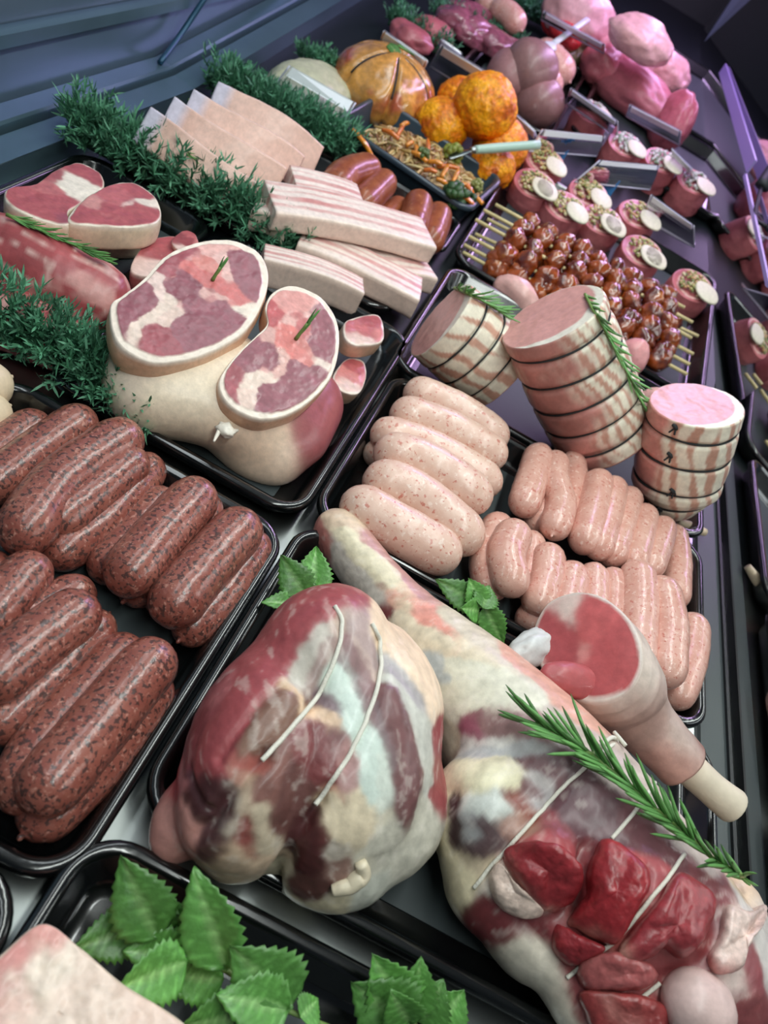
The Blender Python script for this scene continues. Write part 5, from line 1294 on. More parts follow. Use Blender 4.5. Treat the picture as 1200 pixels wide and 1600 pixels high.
sB = slab('pork_leg_steak', [(-0.1183,0.4256,0.0702),(-0.1084,0.4168,0.0661),(-0.0945,0.4159,0.0639),(-0.0791,0.4218,0.0636),(-0.0663,0.4376,0.0665),(-0.0576,0.4622,0.0727),(-0.0554,0.4877,0.08),(-0.062,0.513,0.0885),(-0.0739,0.5324,0.096),(-0.0905,0.5424,0.1013),(-0.1082,0.541,0.1034),(-0.1216,0.5325,0.1027),(-0.1275,0.5171,0.0989),(-0.1248,0.5027,0.0942),(-0.1166,0.4919,0.0898),(-0.1176,0.4763,0.0853),(-0.1199,0.4599,0.0807),(-0.1207,0.4407,0.0751)], (0.14, -0.30, 1), 0.021,
     [(p, c, w) for p, (c, w) in zip([(-0.1115,0.4303,0.0706),(-0.1079,0.4467,0.0751),(-0.112,0.4672,0.0818),(-0.1051,0.4843,0.0859),(-0.1146,0.5204,0.0981),(-0.1015,0.5292,0.0989),(-0.0831,0.5236,0.0947),(-0.0695,0.5099,0.0886),(-0.0647,0.4852,0.0805),(-0.0825,0.4556,0.0742),(-0.0834,0.4382,0.0691),(-0.0789,0.4691,0.0777),(-0.0954,0.4443,0.0726),(-0.1018,0.4322,0.0698),(-0.0976,0.4913,0.087),(-0.0927,0.5032,0.0899),(-0.1149,0.5009,0.0923),(-0.072,0.4929,0.0839),(-0.0974,0.4665,0.0795),(-0.1088,0.4527,0.077),(-0.0817,0.4841,0.0826)],
        ((MUS2, 0), (MUS, 0), (MUS2, 0), (MUS2, 0), ((216, 100, 92), 0.002), ((206, 120, 116), 0), (MUS, 0.004), (MUS, 0.004), (MUS, 0.002), (MUS, 0.008), (MUS, 0.004), (MUS, 0.004), (FATW, -0.001), (FATW, -0.002), ((226, 112, 98), 0.004), ((222, 100, 90), 0.003), ((190, 60, 64), 0), ((226, 196, 180), -0.002), ((226, 190, 176), -0.003), ((206, 130, 124), -0.003), ((220, 150, 138), -0.002)))],
     (238, 220, 202), (218, 166, 128), band=0.09, label='smaller round pork leg steak in front right, rosemary stuck in its centre', group='round pork leg steaks', seed=93, nr=90, na=280, strokes=[([(-0.0828,0.4419,0.0701),(-0.0755,0.4583,0.074),(-0.075,0.4725,0.0782)], MUS, 0.008), ([(-0.1115,0.4355,0.0722),(-0.1088,0.4261,0.069)], MUS2, 0.005), ([(-0.1095,0.4695,0.0821),(-0.1102,0.4549,0.0778),(-0.1013,0.4664,0.08)], MUS, 0.006), ([(-0.0748,0.5162,0.0913),(-0.0695,0.5024,0.0864),(-0.0865,0.5242,0.0953)], MUS, 0.008), ([(-0.0641,0.4842,0.0802),(-0.0653,0.4706,0.0763)], MUS, 0.005), ([(-0.1135,0.4985,0.0914),(-0.1211,0.5063,0.0948)], (190, 60, 66), 0.004), ([(-0.115,0.5263,0.0999),(-0.1049,0.5299,0.0996),(-0.1184,0.5167,0.0975)], (220, 140, 132), 0.004), ([(-0.1044,0.496,0.0893),(-0.0948,0.4866,0.0852)], (220, 104, 94), 0.005), ([(-0.087,0.4902,0.0852),(-0.0779,0.4876,0.0831)], (212, 110, 102), 0.004), ([(-0.0983,0.513,0.0936),(-0.0888,0.5069,0.0904)], (196, 90, 90), 0.003), ([(-0.1034,0.434,0.0706),(-0.1001,0.4429,0.0728),(-0.0962,0.4503,0.0745),(-0.0891,0.4525,0.0742)], (234, 206, 188), 0.0025), ([(-0.0979,0.4303,0.0687),(-0.1041,0.4289,0.0692)], (230, 196, 180), 0.002), ([(-0.0636,0.4918,0.0824),(-0.0684,0.4918,0.0831)], (232, 208, 192), 0.0025), ([(-0.0961,0.4818,0.0839),(-0.09,0.4626,0.0773),(-0.0909,0.4509,0.0739)], (224, 168, 156), 0.0004), ([(-0.0873,0.4898,0.0851),(-0.074,0.4911,0.0836),(-0.0631,0.493,0.0827)], (224, 172, 160), 0.0004), ([(-0.1182,0.5015,0.0929),(-0.1084,0.4997,0.091),(-0.1014,0.5101,0.0932),(-0.0933,0.5255,0.0966)], (222, 164, 154), 0.0004), ([(-0.1105,0.4722,0.0831),(-0.1098,0.4873,0.0875),(-0.1064,0.4963,0.0897)], (220, 160, 150), 0.0003), ([(-0.1043,0.4637,0.0797),(-0.0981,0.4554,0.0763)], (218, 150, 144), 0.0003)])
rosemary('small rosemary tip stuck in the large round steak', [(-0.1678,0.4963,0.0954), np.array((-0.1678,0.4963,0.0954)) + (0.002, 0.002, 0.012)], 7, 0.014, seed=12, group=None, upv=(0.2, 0.4, 0.8), fan=0.25)
rosemary('small rosemary tip stuck in the smaller round steak', [(-0.0928,0.4947,0.0882), np.array((-0.0928,0.4947,0.0882)) + (0.003, 0.002, 0.016)], 9, 0.018, seed=13, group=None, upv=(0.2, 0.4, 0.8), fan=0.25)

# small chops around the joint
def chop(label, outline, n, thick, seed, base=(190, 84, 84), cat='chop', group='small chops by the pork steaks', side=(226, 186, 150), band=0.10):
    c = np.mean(outline, 0)
    sd = [(c, base, 0.002), (c + (0.012, 0.004, 0), (206, 110, 104)), (c + (-0.012, 0.002, 0), base), (c + (0.004, -0.010, 0), (226, 190, 176), -0.002), (c + (-0.004, 0.012, 0), (176, 62, 66))]
    return slab('lamb_chop', outline, n, thick, sd, (232, 212, 196), side, band=band, label=label, cat=cat, group=group, seed=seed, nr=24, na=80)
chop('small bony chop right of the smaller round steak, upper one', [(-0.0798,0.6135,0.05),(-0.0734,0.6359,0.05),(-0.06,0.657,0.05),(-0.047,0.6393,0.05),(-0.0426,0.6167,0.05),(-0.0574,0.5927,0.05),(-0.07,0.5912,0.05)], (0.1, -0.3, 1), 0.020, 101)
chop('small bony chop right of the smaller round steak, lower one', [(-0.0634,0.5755,0.03),(-0.0607,0.5977,0.03),(-0.048,0.6054,0.03),(-0.0378,0.5848,0.03),(-0.0356,0.5571,0.03),(-0.0481,0.5476,0.03),(-0.0603,0.5545,0.03)], (0.2, -0.4, 1), 0.022, 102, base=(206, 110, 104))
chop('dark red diced lamb piece behind the large round steak', [(-0.2465,0.5307,0.04),(-0.258,0.5597,0.04),(-0.2599,0.5948,0.04),(-0.2478,0.6135,0.04),(-0.2288,0.6029,0.04),(-0.2237,0.5704,0.04),(-0.2316,0.5412,0.04)], (0.0, -0.3, 1), 0.026, 103, base=(170, 66, 68), side=(190, 96, 92), band=0.04)
chop('small dark red lamb piece touching the garland', [(-0.2446,0.5917,0.045),(-0.2481,0.6175,0.045),(-0.2378,0.6229,0.045),(-0.2258,0.6068,0.045),(-0.2279,0.5871,0.045)], (0.0, -0.3, 1), 0.022, 104, base=(150, 48, 54), side=(150, 60, 60), band=0.03)

# ------------------------------------------------------------------ lamb leg steaks and neck fillets at the left
LM = (176, 66, 74)
slab('lamb_leg_steak', [(-0.2934,0.5108,0.066),(-0.3022,0.5256,0.066),(-0.3081,0.5591,0.066),(-0.3078,0.5919,0.066),(-0.2988,0.6128,0.066),(-0.2788,0.6114,0.066),(-0.2614,0.5945,0.066),(-0.2549,0.577,0.066),(-0.2582,0.558,0.066),(-0.2751,0.5308,0.066)], (0.0, -0.12, 1), 0.024,
     [(p, c, w) for p, (c, w) in zip([(-0.2921,0.5259,0.066),(-0.278,0.5493,0.066),(-0.2671,0.5759,0.066),(-0.2968,0.5792,0.066),(-0.2893,0.6023,0.066),(-0.2982,0.5531,0.066),(-0.2732,0.5965,0.066),(-0.2838,0.578,0.066)], ((LM, 0), (LM, 0.006), (LM, 0.004), ((190, 84, 90), 0.004), (LM, 0), ((206, 130, 124), -0.004), ((232, 214, 198), -0.003), ((222, 180, 170), -0.003)))],
     (236, 222, 200), (224, 206, 172), band=0.06, label='thick lamb leg steak with a pale skin edge, nearest the garland', cat='lamb steak', group='thick lamb leg steaks', seed=111)
slab('lamb_leg_steak', [(-0.3155,0.5518,0.036),(-0.3249,0.5659,0.036),(-0.3312,0.6019,0.036),(-0.3314,0.6381,0.036),(-0.3216,0.6606,0.036),(-0.3,0.6591,0.036),(-0.2827,0.6424,0.036),(-0.2743,0.622,0.036),(-0.2779,0.6016,0.036),(-0.2962,0.5724,0.036)], (0.0, -0.05, 1), 0.032,
     [((-0.312,0.6143,0.03), LM)], (236, 222, 200), (224, 208, 176), band=0.06, label='lower lamb leg steak of the stacked pair by the garland', cat='lamb steak', group='thick lamb leg steaks', seed=112)
slab('lamb_leg_steak', [(-0.3399,0.4967,0.064),(-0.3477,0.5102,0.064),(-0.3417,0.5356,0.064),(-0.3457,0.5665,0.064),(-0.345,0.597,0.064),(-0.3302,0.603,0.064),(-0.3147,0.5916,0.064),(-0.307,0.5672,0.064),(-0.305,0.5267,0.064),(-0.2941,0.5089,0.064),(-0.3112,0.4967,0.064),(-0.3273,0.4922,0.064)], (0.0, -0.12, 1), 0.024,
     [(p, c, w) for p, (c, w) in zip([(-0.3332,0.5118,0.064),(-0.3177,0.5219,0.064),(-0.3018,0.5237,0.064),(-0.3327,0.5877,0.064),(-0.3213,0.5892,0.064),(-0.3416,0.5606,0.064),(-0.3237,0.5651,0.064),(-0.334,0.537,0.064)], ((LM, 0.006), (LM, 0.006), ((150, 60, 78), 0), (LM, 0), (LM, 0), ((166, 70, 76), 0), ((238, 224, 206), 0.006), ((190, 90, 92), 0)))],
     (236, 222, 200), (222, 204, 172), band=0.05, label='thick lamb leg steak at the back left with a white bone ring', cat='lamb steak', group='thick lamb leg steaks', seed=113)
def fillet(label, pts, radii, seed, z=None):
    (V, F), Sp, An, Fr, fr = gloft(pts, radii, m=90, n=56, face=6, amp=0.0022, sc=45, seed=seed, flat=(False, False))
    V[:, 2] = np.maximum(V[:, 2], 0.004)
    C, T, N, B, R = fr
    a = unit(np.array(pts[-1]) - np.array(pts[0]))
    Q = warp(V, 35, 0.008, seed)
    Q = Q - np.outer(Q @ a, a) * 0.62
    v = np.abs(fbm(Q, 55, seed + 3, 4))
    f = np.clip(1 - v / 0.12, 0, 1) * 0.7
    f2 = np.clip((fbm(Q, 50, seed + 9, 4) - 0.10) / 0.22, 0, 1) * 0.6
    c = lin((172, 58, 62)) * (1 + 0.45 * fbm(Q, 70, seed + 2, 4))[:, None]
    c = c * (1 - f)[:, None] + lin((236, 194, 182)) * f[:, None]
    c = c * (1 - f2)[:, None] + lin((226, 160, 150)) * f2[:, None]
    return obj('lamb_neck_fillet', (V, F), M_flesh_s, cols=np.clip(c, 0, 1), label=label, cat='lamb fillet', group='marbled lamb neck fillets')
fillet('long marbled lamb neck fillet, the upper of the pair at the left edge', [(-0.3572,0.473,0.03),(-0.3183,0.4804,0.03),(-0.279,0.4805,0.03),(-0.2493,0.4871,0.03),(-0.2227,0.4953,0.03)], [0.024, 0.034, 0.036, 0.032, 0.022], 121)
fillet('marbled lamb neck fillet below the long one, half behind the greenery', [(-0.3271,0.4354,0.018),(-0.2922,0.4318,0.018),(-0.2618,0.4343,0.018),(-0.2243,0.4391,0.018)], [0.02, 0.026, 0.024, 0.020], 122)
rosemary('rosemary sprig lying on the lamb neck fillets', [(-0.3254,0.4784,0.066),(-0.3014,0.4825,0.066),(-0.2724,0.4879,0.066),(-0.2461,0.4915,0.066)], 46, 0.018, seed=15, fan=0.35, upv=(0, -0.3, 0.9))
for i, (p, lab) in enumerate((([(-0.2614,0.3013,0.03),(-0.2485,0.335,0.03),(-0.2386,0.3679,0.03)], 'pale white sausage at the left edge, the farther one'), ([(-0.2489,0.2865,0.022),(-0.2364,0.32,0.022),(-0.227,0.3519,0.022)], 'pale white sausage at the left edge, the nearer one'))):
    sausage('white_sausage', p, 0.017, plain('white_sausage_skin', (222, 200, 170), 0.45, vary=0.1, vscale=200) if i == 0 else MATS['white_sausage_skin'], lab, 'white sausages at the left edge', 130 + i)

garland('green plastic garland between the lamb fillets and the beef sausages', (-0.3003,0.4218,0.012), (-0.1492,0.4164,0.012), h=0.044, n=9000, seed=1)
garland('green plastic garland between the lamb steaks and the pork belly', (-0.4199,0.7028,0.02), (-0.1726,0.7315,0.01), h=0.056, n=12000, seed=2)
garland('green plastic garland between the pork belly and the creamy salad', (-0.4047,0.9879,0.0145), (-0.2233,1.0191,0.0143), h=0.056, n=12000, seed=3)
garland('green plastic garland between the creamy salad and the glazed stuffed roast', (-0.3736,1.19,0.0388), (-0.2521,1.2107,0.0373), h=0.038, n=5000, seed=4)

# ------------------------------------------------------------------ pork belly slabs
def belly(label, p0, p1, wdir, w, h, seed, bow=0.004, rind='front', nrm=None):
    """long slab: rind along the front, layers of fat and lean across the top"""
    p0 = np.asarray(p0, float); p1 = np.asarray(p1, float)
    ax = unit(p1 - p0); L = np.linalg.norm(p1 - p0)
    wd = unit(np.asarray(wdir, float) - ax * (np.asarray(wdir, float) @ ax))
    up = np.cross(ax, wd)
    if up[2] < 0: up = -up
    m = 70
    prof = []
    def edge(a, b, k):
        for q in np.linspace(0, 1, k, endpoint=False):
            prof.append((a[0] + (b[0] - a[0]) * q, a[1] + (b[1] - a[1]) * q))
    b = 0.09
    edge((0, b), (0, 1 - b), 6); edge((0, 1 - b), (0.04, 1), 2); edge((0.04, 1), (0.96, 1), 26); edge((0.96, 1), (1, 1 - b), 2); edge((1, 1 - b), (1, b), 6); edge((1, b), (0.96, 0), 2); edge((0.96, 0), (0.04, 0), 8); edge((0.04, 0), (0, b), 2)
    prof = np.array(prof)
    rows = []; U = []; Wc = []; Hc = []
    for i in range(m + 8):
        if i < 4: s, sc = 0, (0.25, 0.5, 0.75, 0.95)[i]
        elif i >= m + 4: s, sc = 1, (0.95, 0.75, 0.5, 0.25)[i - m - 4]
        else: s, sc = (i - 4) / (m - 1), 1
        q = (prof - 0.5) * sc + 0.5
        c = p0 + ax * (L * s) + up * (bow * 4 * s * (1 - s)) + wd * (0.3 * bow * math.sin(5 * s + seed))
        rows.append(c + wd * (w * q[:, :1]) + up * (h * q[:, 1:2])); U += [s] * len(q); Wc += list(q[:, 0]); Hc += list(q[:, 1])
    V, F = loft(rows)
    U = np.array(U + [0, 1]); Wc = np.array(Wc + [.5, .5]); Hc = np.array(Hc + [.5, .5])
    wv = Wc + 0.06 * fbm(np.stack([U * L, Wc * w, Hc * h], 1), 25, seed) + 0.02 * fbm(V, 90, seed + 1)
    lean = np.zeros(len(V))
    for a0, a1, amt in ((0.20, 0.32, 0.8), (0.42, 0.60, 1.0), (0.70, 0.78, 0.7), (0.86, 0.97, 0.9)):
        lean += amt * np.clip((wv - a0) / 0.03, 0, 1) * np.clip((a1 - wv) / 0.03, 0, 1)
    lean *= np.clip(0.75 + 0.6 * fbm(V, 35, seed + 2), 0, 1)
    fat = lin((236, 216, 204)); red = lin((208, 128, 122)); skin = lin((230, 204, 186))
    col = fat * (1 - lean)[:, None] + red * lean[:, None]
    if rind == 'front':
        k = np.clip((0.05 - Wc) / 0.02, 0, 1)[:, None]
        col = col * (1 - k) + skin * k
    else:
        k = np.clip((Hc - 0.90) / 0.05, 0, 1)[:, None]
        col = col * (1 - k) + (lin((226, 178, 158)) * (1 - np.clip((0.16 - U) / 0.08, 0, 1))[:, None] + lin((212, 204, 222)) * np.clip((0.16 - U) / 0.08, 0, 1)[:, None]) * k
    col = mottle(V, col, 40, 0.05, seed + 3)
    V = V + normals(V, F) * (0.0009 * fbm(V, 45, seed + 4))[:, None]
    return obj('pork_belly_slab', (V, F), M_flesh, cols=np.clip(col, 0, 1), label=label, cat='pork belly', group='pork belly slabs')

# four slabs with the rind up, behind
for i, (a, b, lab) in enumerate((
        ((-0.3578,0.7128,0.04), (-0.2316,0.737,0.018), 'rind-up pork belly slab next to the garland, with a rosemary sprig'),
        ((-0.3536,0.7527,0.046), (-0.2315,0.7864,0.024), 'second rind-up pork belly slab from the steak side garland'),
        ((-0.3507,0.7897,0.05), (-0.2291,0.8316,0.028), 'third rind-up pork belly slab from the steak side garland'),
        ((-0.3492,0.8448,0.05), (-0.2268,0.8888,0.028), 'rind-up pork belly slab farthest back, next to the second garland'))):
    belly(lab, a, b, (0.10, 0.75, 0.80), 0.038, 0.018, 140 + i, bow=0.010, rind='top')
rosemary('rosemary on the nearest rind-up pork belly slab', [np.array(p) + (0, -0.002, 0.014) for p in [(-0.3518,0.7318,0.05),(-0.3262,0.7255,0.05),(-0.2937,0.7165,0.05)]], 22, 0.016, seed=21, fan=0.25, upv=(0, -0.6, 0.8))
rosemary('short rosemary tips at the far end of the belly slabs', [np.array(p) + (0, -0.002, 0.012) for p in [(-0.3605,0.8251,0.054),(-0.3393,0.8242,0.054)]], 12, 0.016, seed=22, fan=0.25, upv=(0, -0.6, 0.8))
belly('streaky pork belly slab on top of the front pile, longest one', (-0.1955,0.6979,0.046), (-0.0501,0.8182,0.046), (0.0, 1, 0.05), 0.055, 0.022, 151)
belly('streaky pork belly slab under the longest one, on the right', (-0.1673,0.7061,0.02), (-0.0345,0.735,0.02), (0.15, 1, 0.0), 0.052, 0.025, 152)
belly('pale streaky pork belly slab behind the longest one', (-0.205,0.7752,0.046), (-0.1411,0.827,0.044), (0.0, 1, 0.1), 0.040, 0.018, 153)
belly('short pork belly slab end at the right under the pile', (-0.0982,0.7387,0.02), (-0.0303,0.807,0.02), (0.1, 1, 0.0), 0.045, 0.022, 154)
belly('white pork belly slab with its rind to the front, by the pork steaks', (-0.1791,0.6511,0.014), (-0.0838,0.6905,0.014), (0.1, 1, 0.0), 0.030, 0.030, 155)
belly('pork belly slab end poking out left of the longest one', (-0.2192,0.7037,0.03), (-0.1825,0.7104,0.032), (0.2, 1, 0.05), 0.045, 0.024, 156)
tray('black tray under the pork belly slabs', -0.395, 0.715, -0.055, 0.985)
tray('black tray under the lamb steaks and neck fillets', -0.395, 0.405, -0.245, 0.695)

# ------------------------------------------------------------------ smoked sausages
for i, (p, r, lab) in enumerate((
        ([(-0.1833,0.8444,0.05),(-0.1885,0.9012,0.05),(-0.1723,0.9646,0.0517)], 0.0200, 'plump brown smoked sausage on top, at the back left of its heap'),
        ([(-0.151,0.8516,0.046),(-0.1517,0.9009,0.046),(-0.1519,0.9642,0.0477)], 0.0180, 'plump brown smoked sausage on top, in the middle of the heap'),
        ([(-0.2062,0.8658,0.022),(-0.2081,0.9022,0.022),(-0.2015,0.9423,0.022)], 0.0170, 'brown smoked sausage low at the left of the heap'),
        ([(-0.1745,0.8638,0.02),(-0.1697,0.8968,0.02),(-0.1609,0.9466,0.02)], 0.0150, 'brown smoked sausage low in front of the belly slabs'),
        ([(-0.13,0.8949,0.022),(-0.1278,0.9361,0.022),(-0.122,0.9766,0.0252)], 0.0150, 'brown smoked sausage low in the middle of the heap'),
        ([(-0.0885,0.8766,0.04),(-0.0975,0.9347,0.04),(-0.108,0.9786,0.0434)], 0.0190, 'plump brown smoked sausage at the right of the heap, upper'),
        ([(-0.0649,0.9035,0.026),(-0.0725,0.9702,0.0284),(-0.0818,1.0085,0.033)], 0.0180, 'plump brown smoked sausage at the right end of the heap'))):
    sausage('smoked_sausage', p, r, M_smoke, lab, 'brown smoked sausages', 160 + i)
tray('black tray under the brown smoked sausages', -0.225, 0.925, -0.045, 1.020, r=0.018)

# ------------------------------------------------------------------ noodle stir fry in its tub
tub = tray('grey plastic tub of noodle stir fry', -0.255, 1.030, -0.035, 1.165, h=0.040, r=0.022, name='food_tub', mat=plain('grey_tub_plastic', (44, 60, 72), 0.3, coat=0.3), liner=False, group=None, rot=-0.12, cat='tub')
rnd = np.random.default_rng(5)
fc = np.array((-0.136,1.1092,0.0311))
V = []; F = []; cols = []
parts = []
def infood(fu, fv):
    return np.array([fc[0] + fu, fc[1] + fv, zdeck(fc[1] + fv)])
V0, F0 = ball((0, 0, 0), (0.088, 0.050, 0.026), 4, 0.12, 2.2, 9)
V0 = V0 @ rotz(-0.12).T + infood(0, 0) + (0, 0, 0.006)
V0[:, 2] = np.maximum(V0[:, 2], fc[2] - 0.008)
parts.append((V0, F0)); cols.append(mottle(V0, np.repeat(lin((176, 140, 96))[None], len(V0), 0), 120, 0.35, 4))
for i in range(420):
    a = rnd.uniform(0, 2 * pi); q = math.sqrt(rnd.random())
    u, v = 0.088 * q * math.cos(a), 0.050 * q * math.sin(a)
    z = 0.008 + 0.026 * math.sqrt(max(0, 1 - q * q)) + rnd.uniform(-0.002, 0.004)
    b = rnd.uniform(0, 2 * pi)
    l = rnd.uniform(0.008, 0.018)
    dx, dy = math.cos(b) * l, math.sin(b) * l
    c0 = infood(u, v)
    c0[2] += z
    pv = tube([c0 + (-dx, -dy, -0.003), c0 + (0.3 * dy, -0.3 * dx, 0.002), c0 + (dx, dy, -0.003)], rnd.uniform(0.0012, 0.0024), 5, 7)
    parts.append(pv)
    c = [(206, 172, 112), (184, 138, 84), (214, 188, 132), (150, 104, 66), (196, 160, 96)][rnd.integers(5)]
    cols.append(np.repeat(lin(c)[None], len(pv[0]), 0))
obj('noodles', join(parts), M_glaze, label='heap of fried noodles filling the grey tub', cat='noodles', cols=np.vstack(cols), kind='stuff')
cs = [(-0.1018,1.087,0.0564),(-0.0866,1.0778,0.0553),(-0.0966,1.0421,0.051),(-0.1176,1.0515,0.0522),(-0.1415,1.0713,0.0546),(-0.1628,1.0886,0.0566),(-0.1846,1.1064,0.0588),(-0.1864,1.1298,0.0616),(-0.0735,1.0619,0.0534),(-0.058,1.0603,0.0532),(-0.0789,1.033,0.05),(-0.1192,1.0791,0.0555),(-0.1402,1.1044,0.0585),(-0.0483,1.0514,0.0522),(-0.102,1.0728,0.0547),(-0.1911,1.0839,0.0561),(-0.2185,1.0305,0.0497),(-0.2046,1.0202,0.0484),(-0.0572,1.0357,0.0503),(-0.1505,1.0823,0.0559)]
for i, p in enumerate(cs):
    b = rnd.uniform(0, pi)
    d = np.array([math.cos(b), math.sin(b), rnd.uniform(-0.1, 0.5)]) * rnd.uniform(0.008, 0.016)
    p = np.array(p)
    o = obj('carrot_strip', tube([p - d, p + d * 0.1 + (0, 0, 0.002), p + d], [0.0030, 0.0036, 0.0026], 6, 9), M_glaze, cols=lin((226, 140, 36) if i % 3 else (216, 112, 30)), label='orange carrot strip among the fried noodles in the grey tub', cat='carrot', group='carrot strips in the noodles')
def broccoli(p, r, lab, col):
    t = thing('broccoli_floret', np.asarray(p) - (0, 0, r), lab, 'broccoli', 'broccoli in the noodles')
    rr = np.random.default_rng(int(p[0] * 1e5) % 999)
    bl = []
    for k in range(26):
        d = rr.normal(0, 1, 3); d /= np.linalg.norm(d)
        bl.append(ball(np.asarray(p) + d * r * 0.75, r * rr.uniform(0.28, 0.42), 2, 0.15, 2, k))
    V, F = join(bl)
    obj('crown', (V, F), M_leaf, t, cols=mottle(V, np.repeat(lin(col)[None], len(V), 0), 300, 0.4, 3))
    obj('stalk', tube([np.asarray(p) + (0, 0, -r), np.asarray(p) + (0.003, 0.002, 0)], [0.004, 0.006], 8), M_stem, t)
broccoli((-0.0717,1.0318,0.0498), 0.018, 'dark green broccoli floret at the near corner of the noodle tub', (52, 84, 44))
broccoli((-0.0525,1.0462,0.0495), 0.010, 'small dark broccoli floret at the right rim of the noodle tub', (48, 78, 44))
broccoli((-0.1073,1.1219,0.0646), 0.014, 'light green broccoli floret under the tongs in the noodle tub', (126, 136, 52))
broccoli((-0.0562,1.0942,0.0533), 0.009, 'pale green broccoli floret at the right end of the noodle tub', (140, 144, 80))
broccoli((-0.1385,1.077,0.0592), 0.009, 'small green broccoli floret in the middle of the noodles', (84, 104, 52))
t = thing('serving_spoon', (-0.051,1.1914,0.089), 'serving spoon with a pale green handle standing in the noodle tub', 'spoon')
hp = [np.array((-0.083,1.1245,0.0829)), np.array((-0.0102,1.1895,0.1137))]
obj('handle', tube([hp[0], hp[0] * 0.7 + hp[1] * 0.3, hp[1]], [0.0055, 0.0065, 0.0060], 14), plain('pale_green_plastic', (176, 206, 190), 0.35), t)
obj('ferrule', tube([hp[0] - (hp[1] - hp[0]) * 0.06, hp[0]], [0.0040, 0.0050], 12), M_rim, t)
obj('bowl', tube([np.array((-0.111,1.1146,0.0598)), np.array((-0.0976,1.1201,0.0704)), hp[0] - (hp[1] - hp[0]) * 0.03], [0.010, 0.008, 0.0035], 14, sq=(0.3, 1)), M_rim, t)

# ------------------------------------------------------------------ creamy salad mound and the clear ticket holders
cm = np.array((-0.3232,1.1103,0.0292))
V, F = ball((0, 0, 0), (0.058, 0.085, 0.042), 5, 0.08, 2.5, 21)
V[:, 2] = np.maximum(V[:, 2], -0.010)
V = V + cm
V[:, 2] += 0.10 * (V[:, 1] - cm[1])
obj('creamy_salad', (V + normals(V, F) * (0.002 * fbm(V, 90, 22))[:, None], F), M_flesh, cols=mottle(V, np.repeat(lin((196, 196, 158))[None], len(V), 0), 70, 0.12, 23), label='mound of pale creamy salad behind the second garland', cat='salad')

M_edge = plain('bright_rim_outline', (206, 206, 222), 0.25)  # opaque pale colour for the bright rims of the clear panes
def ticket(label, tl, tr, br, bl, strip=0.22, th=0.0020, foot=None, group='clear ticket holders', blue=False):
    """clear acrylic card holder: sloping pane, white card strip along its upper edge, a return foot"""
    tl, tr, br, bl = [np.array(q, float) for q in (tl, tr, br, bl)]
    t = thing('ticket_holder', (bl + br) / 2, label, 'ticket holder', group)
    n = unit(np.cross(tr - tl, bl - tl))
    if n @ (np.array([0, 0, 0.42]) - tl) < 0: n = -n
    m = 12
    rows = []
    for q in np.linspace(0, 1, m):
        a = tl + (bl - tl) * q; b = tr + (br - tr) * q
        sag = -n * 0.010 * (q ** 2)
        rows.append(np.array([a + sag, b + sag, b + sag - n * th, a + sag - n * th]))
    obj('pane', loft(rows), M_clear, t, smooth=False)
    def pt(x, y, o): return (tl * (1 - x) + tr * x) * (1 - y) + (bl * (1 - x) + br * x) * y + n * o
    obj('card', loft([np.array([pt(0.04, y, 0.0004), pt(0.96, y, 0.0004), pt(0.96, y, 0.0012), pt(0.04, y, 0.0012)]) for y in (0.02, strip)]), M_label, t, smooth=False)
    obj('foot', loft([np.array([bl - n * 0.010, br - n * 0.010, br - n * 0.010 - (0, 0, th), bl - n * 0.010 - (0, 0, th)]), np.array([bl + (0, 0.012, 0) - n * 0.016, br + (0, 0.012, 0) - n * 0.016, br + (0, 0.012, 0) - n * 0.016 - (0, 0, th), bl + (0, 0.012, 0) - n * 0.016 - (0, 0, th)])]), M_clear, t, smooth=False)
    e_ = [pt(0, 0.02, 0), pt(0, 1, 0) - n * 0.010, pt(1, 1, 0) - n * 0.010, pt(1, 0.02, 0)]
    obj('edge', join([tube([e_[0], e_[1]], 0.0011, 6), tube([e_[1], e_[2]], 0.0013, 6), tube([e_[2], e_[3]], 0.0011, 6)]), M_edge, t)  # added outline, light caught by the rim put into its colour
    if blue:
        obj('clip', box((bl + br) / 2 - n * 0.014 + (0, 0.004, -0.004), (0.016, 0.010, 0.03)), M_blue, t, smooth=False)
    return t
ticket('ticket holder with a white strip lying on the creamy salad', (-0.3344,1.0342,0.0821), (-0.2465,1.0671,0.0741), (-0.2447,1.0291,0.0445), (-0.3432,1.0221,0.0486), strip=0.36)
ticket('ticket holder with a blue clip behind the glazed stuffed roast', (-0.2876,1.2501,0.121), (-0.2121,1.2505,0.1161), (-0.2203,1.2805,0.0747), (-0.2987,1.29,0.0788), strip=0.35, blue=True)
ticket('large dark ticket holder between the glazed roast and the crumbed balls', (-0.214,1.3186,0.1292), (-0.1085,1.3317,0.1258), (-0.1034,1.3777,0.0713), (-0.2275,1.3802,0.0716), strip=0.26)
ticket('ticket holder half hidden right of the crumbed balls', (-0.0733,1.3089,0.1051), (-0.0257,1.289,0.1007), (-0.0069,1.3226,0.0647), (-0.0571,1.3415,0.067), strip=0.3)
ticket('ticket holder behind the topped rolls, nearest the beef joint end', (-0.012,1.4485,0.1448), (0.0818,1.4397,0.1408), (0.0981,1.4816,0.1038), (-0.0077,1.4886,0.1066))
ticket('ticket holder leaning in front of the red beef joint', (0.0895,1.5288,0.1545), (0.1925,1.5618,0.1554), (0.2122,1.6068,0.1188), (0.0998,1.5839,0.1181), strip=0.28)
ticket('ticket holder beside the spoon handle, standing upright', (-0.017,1.2573,0.1169), (0.072,1.3636,0.1296), (0.086,1.3735,0.0958), (-0.0126,1.2551,0.0816), strip=0.25, blue=True)
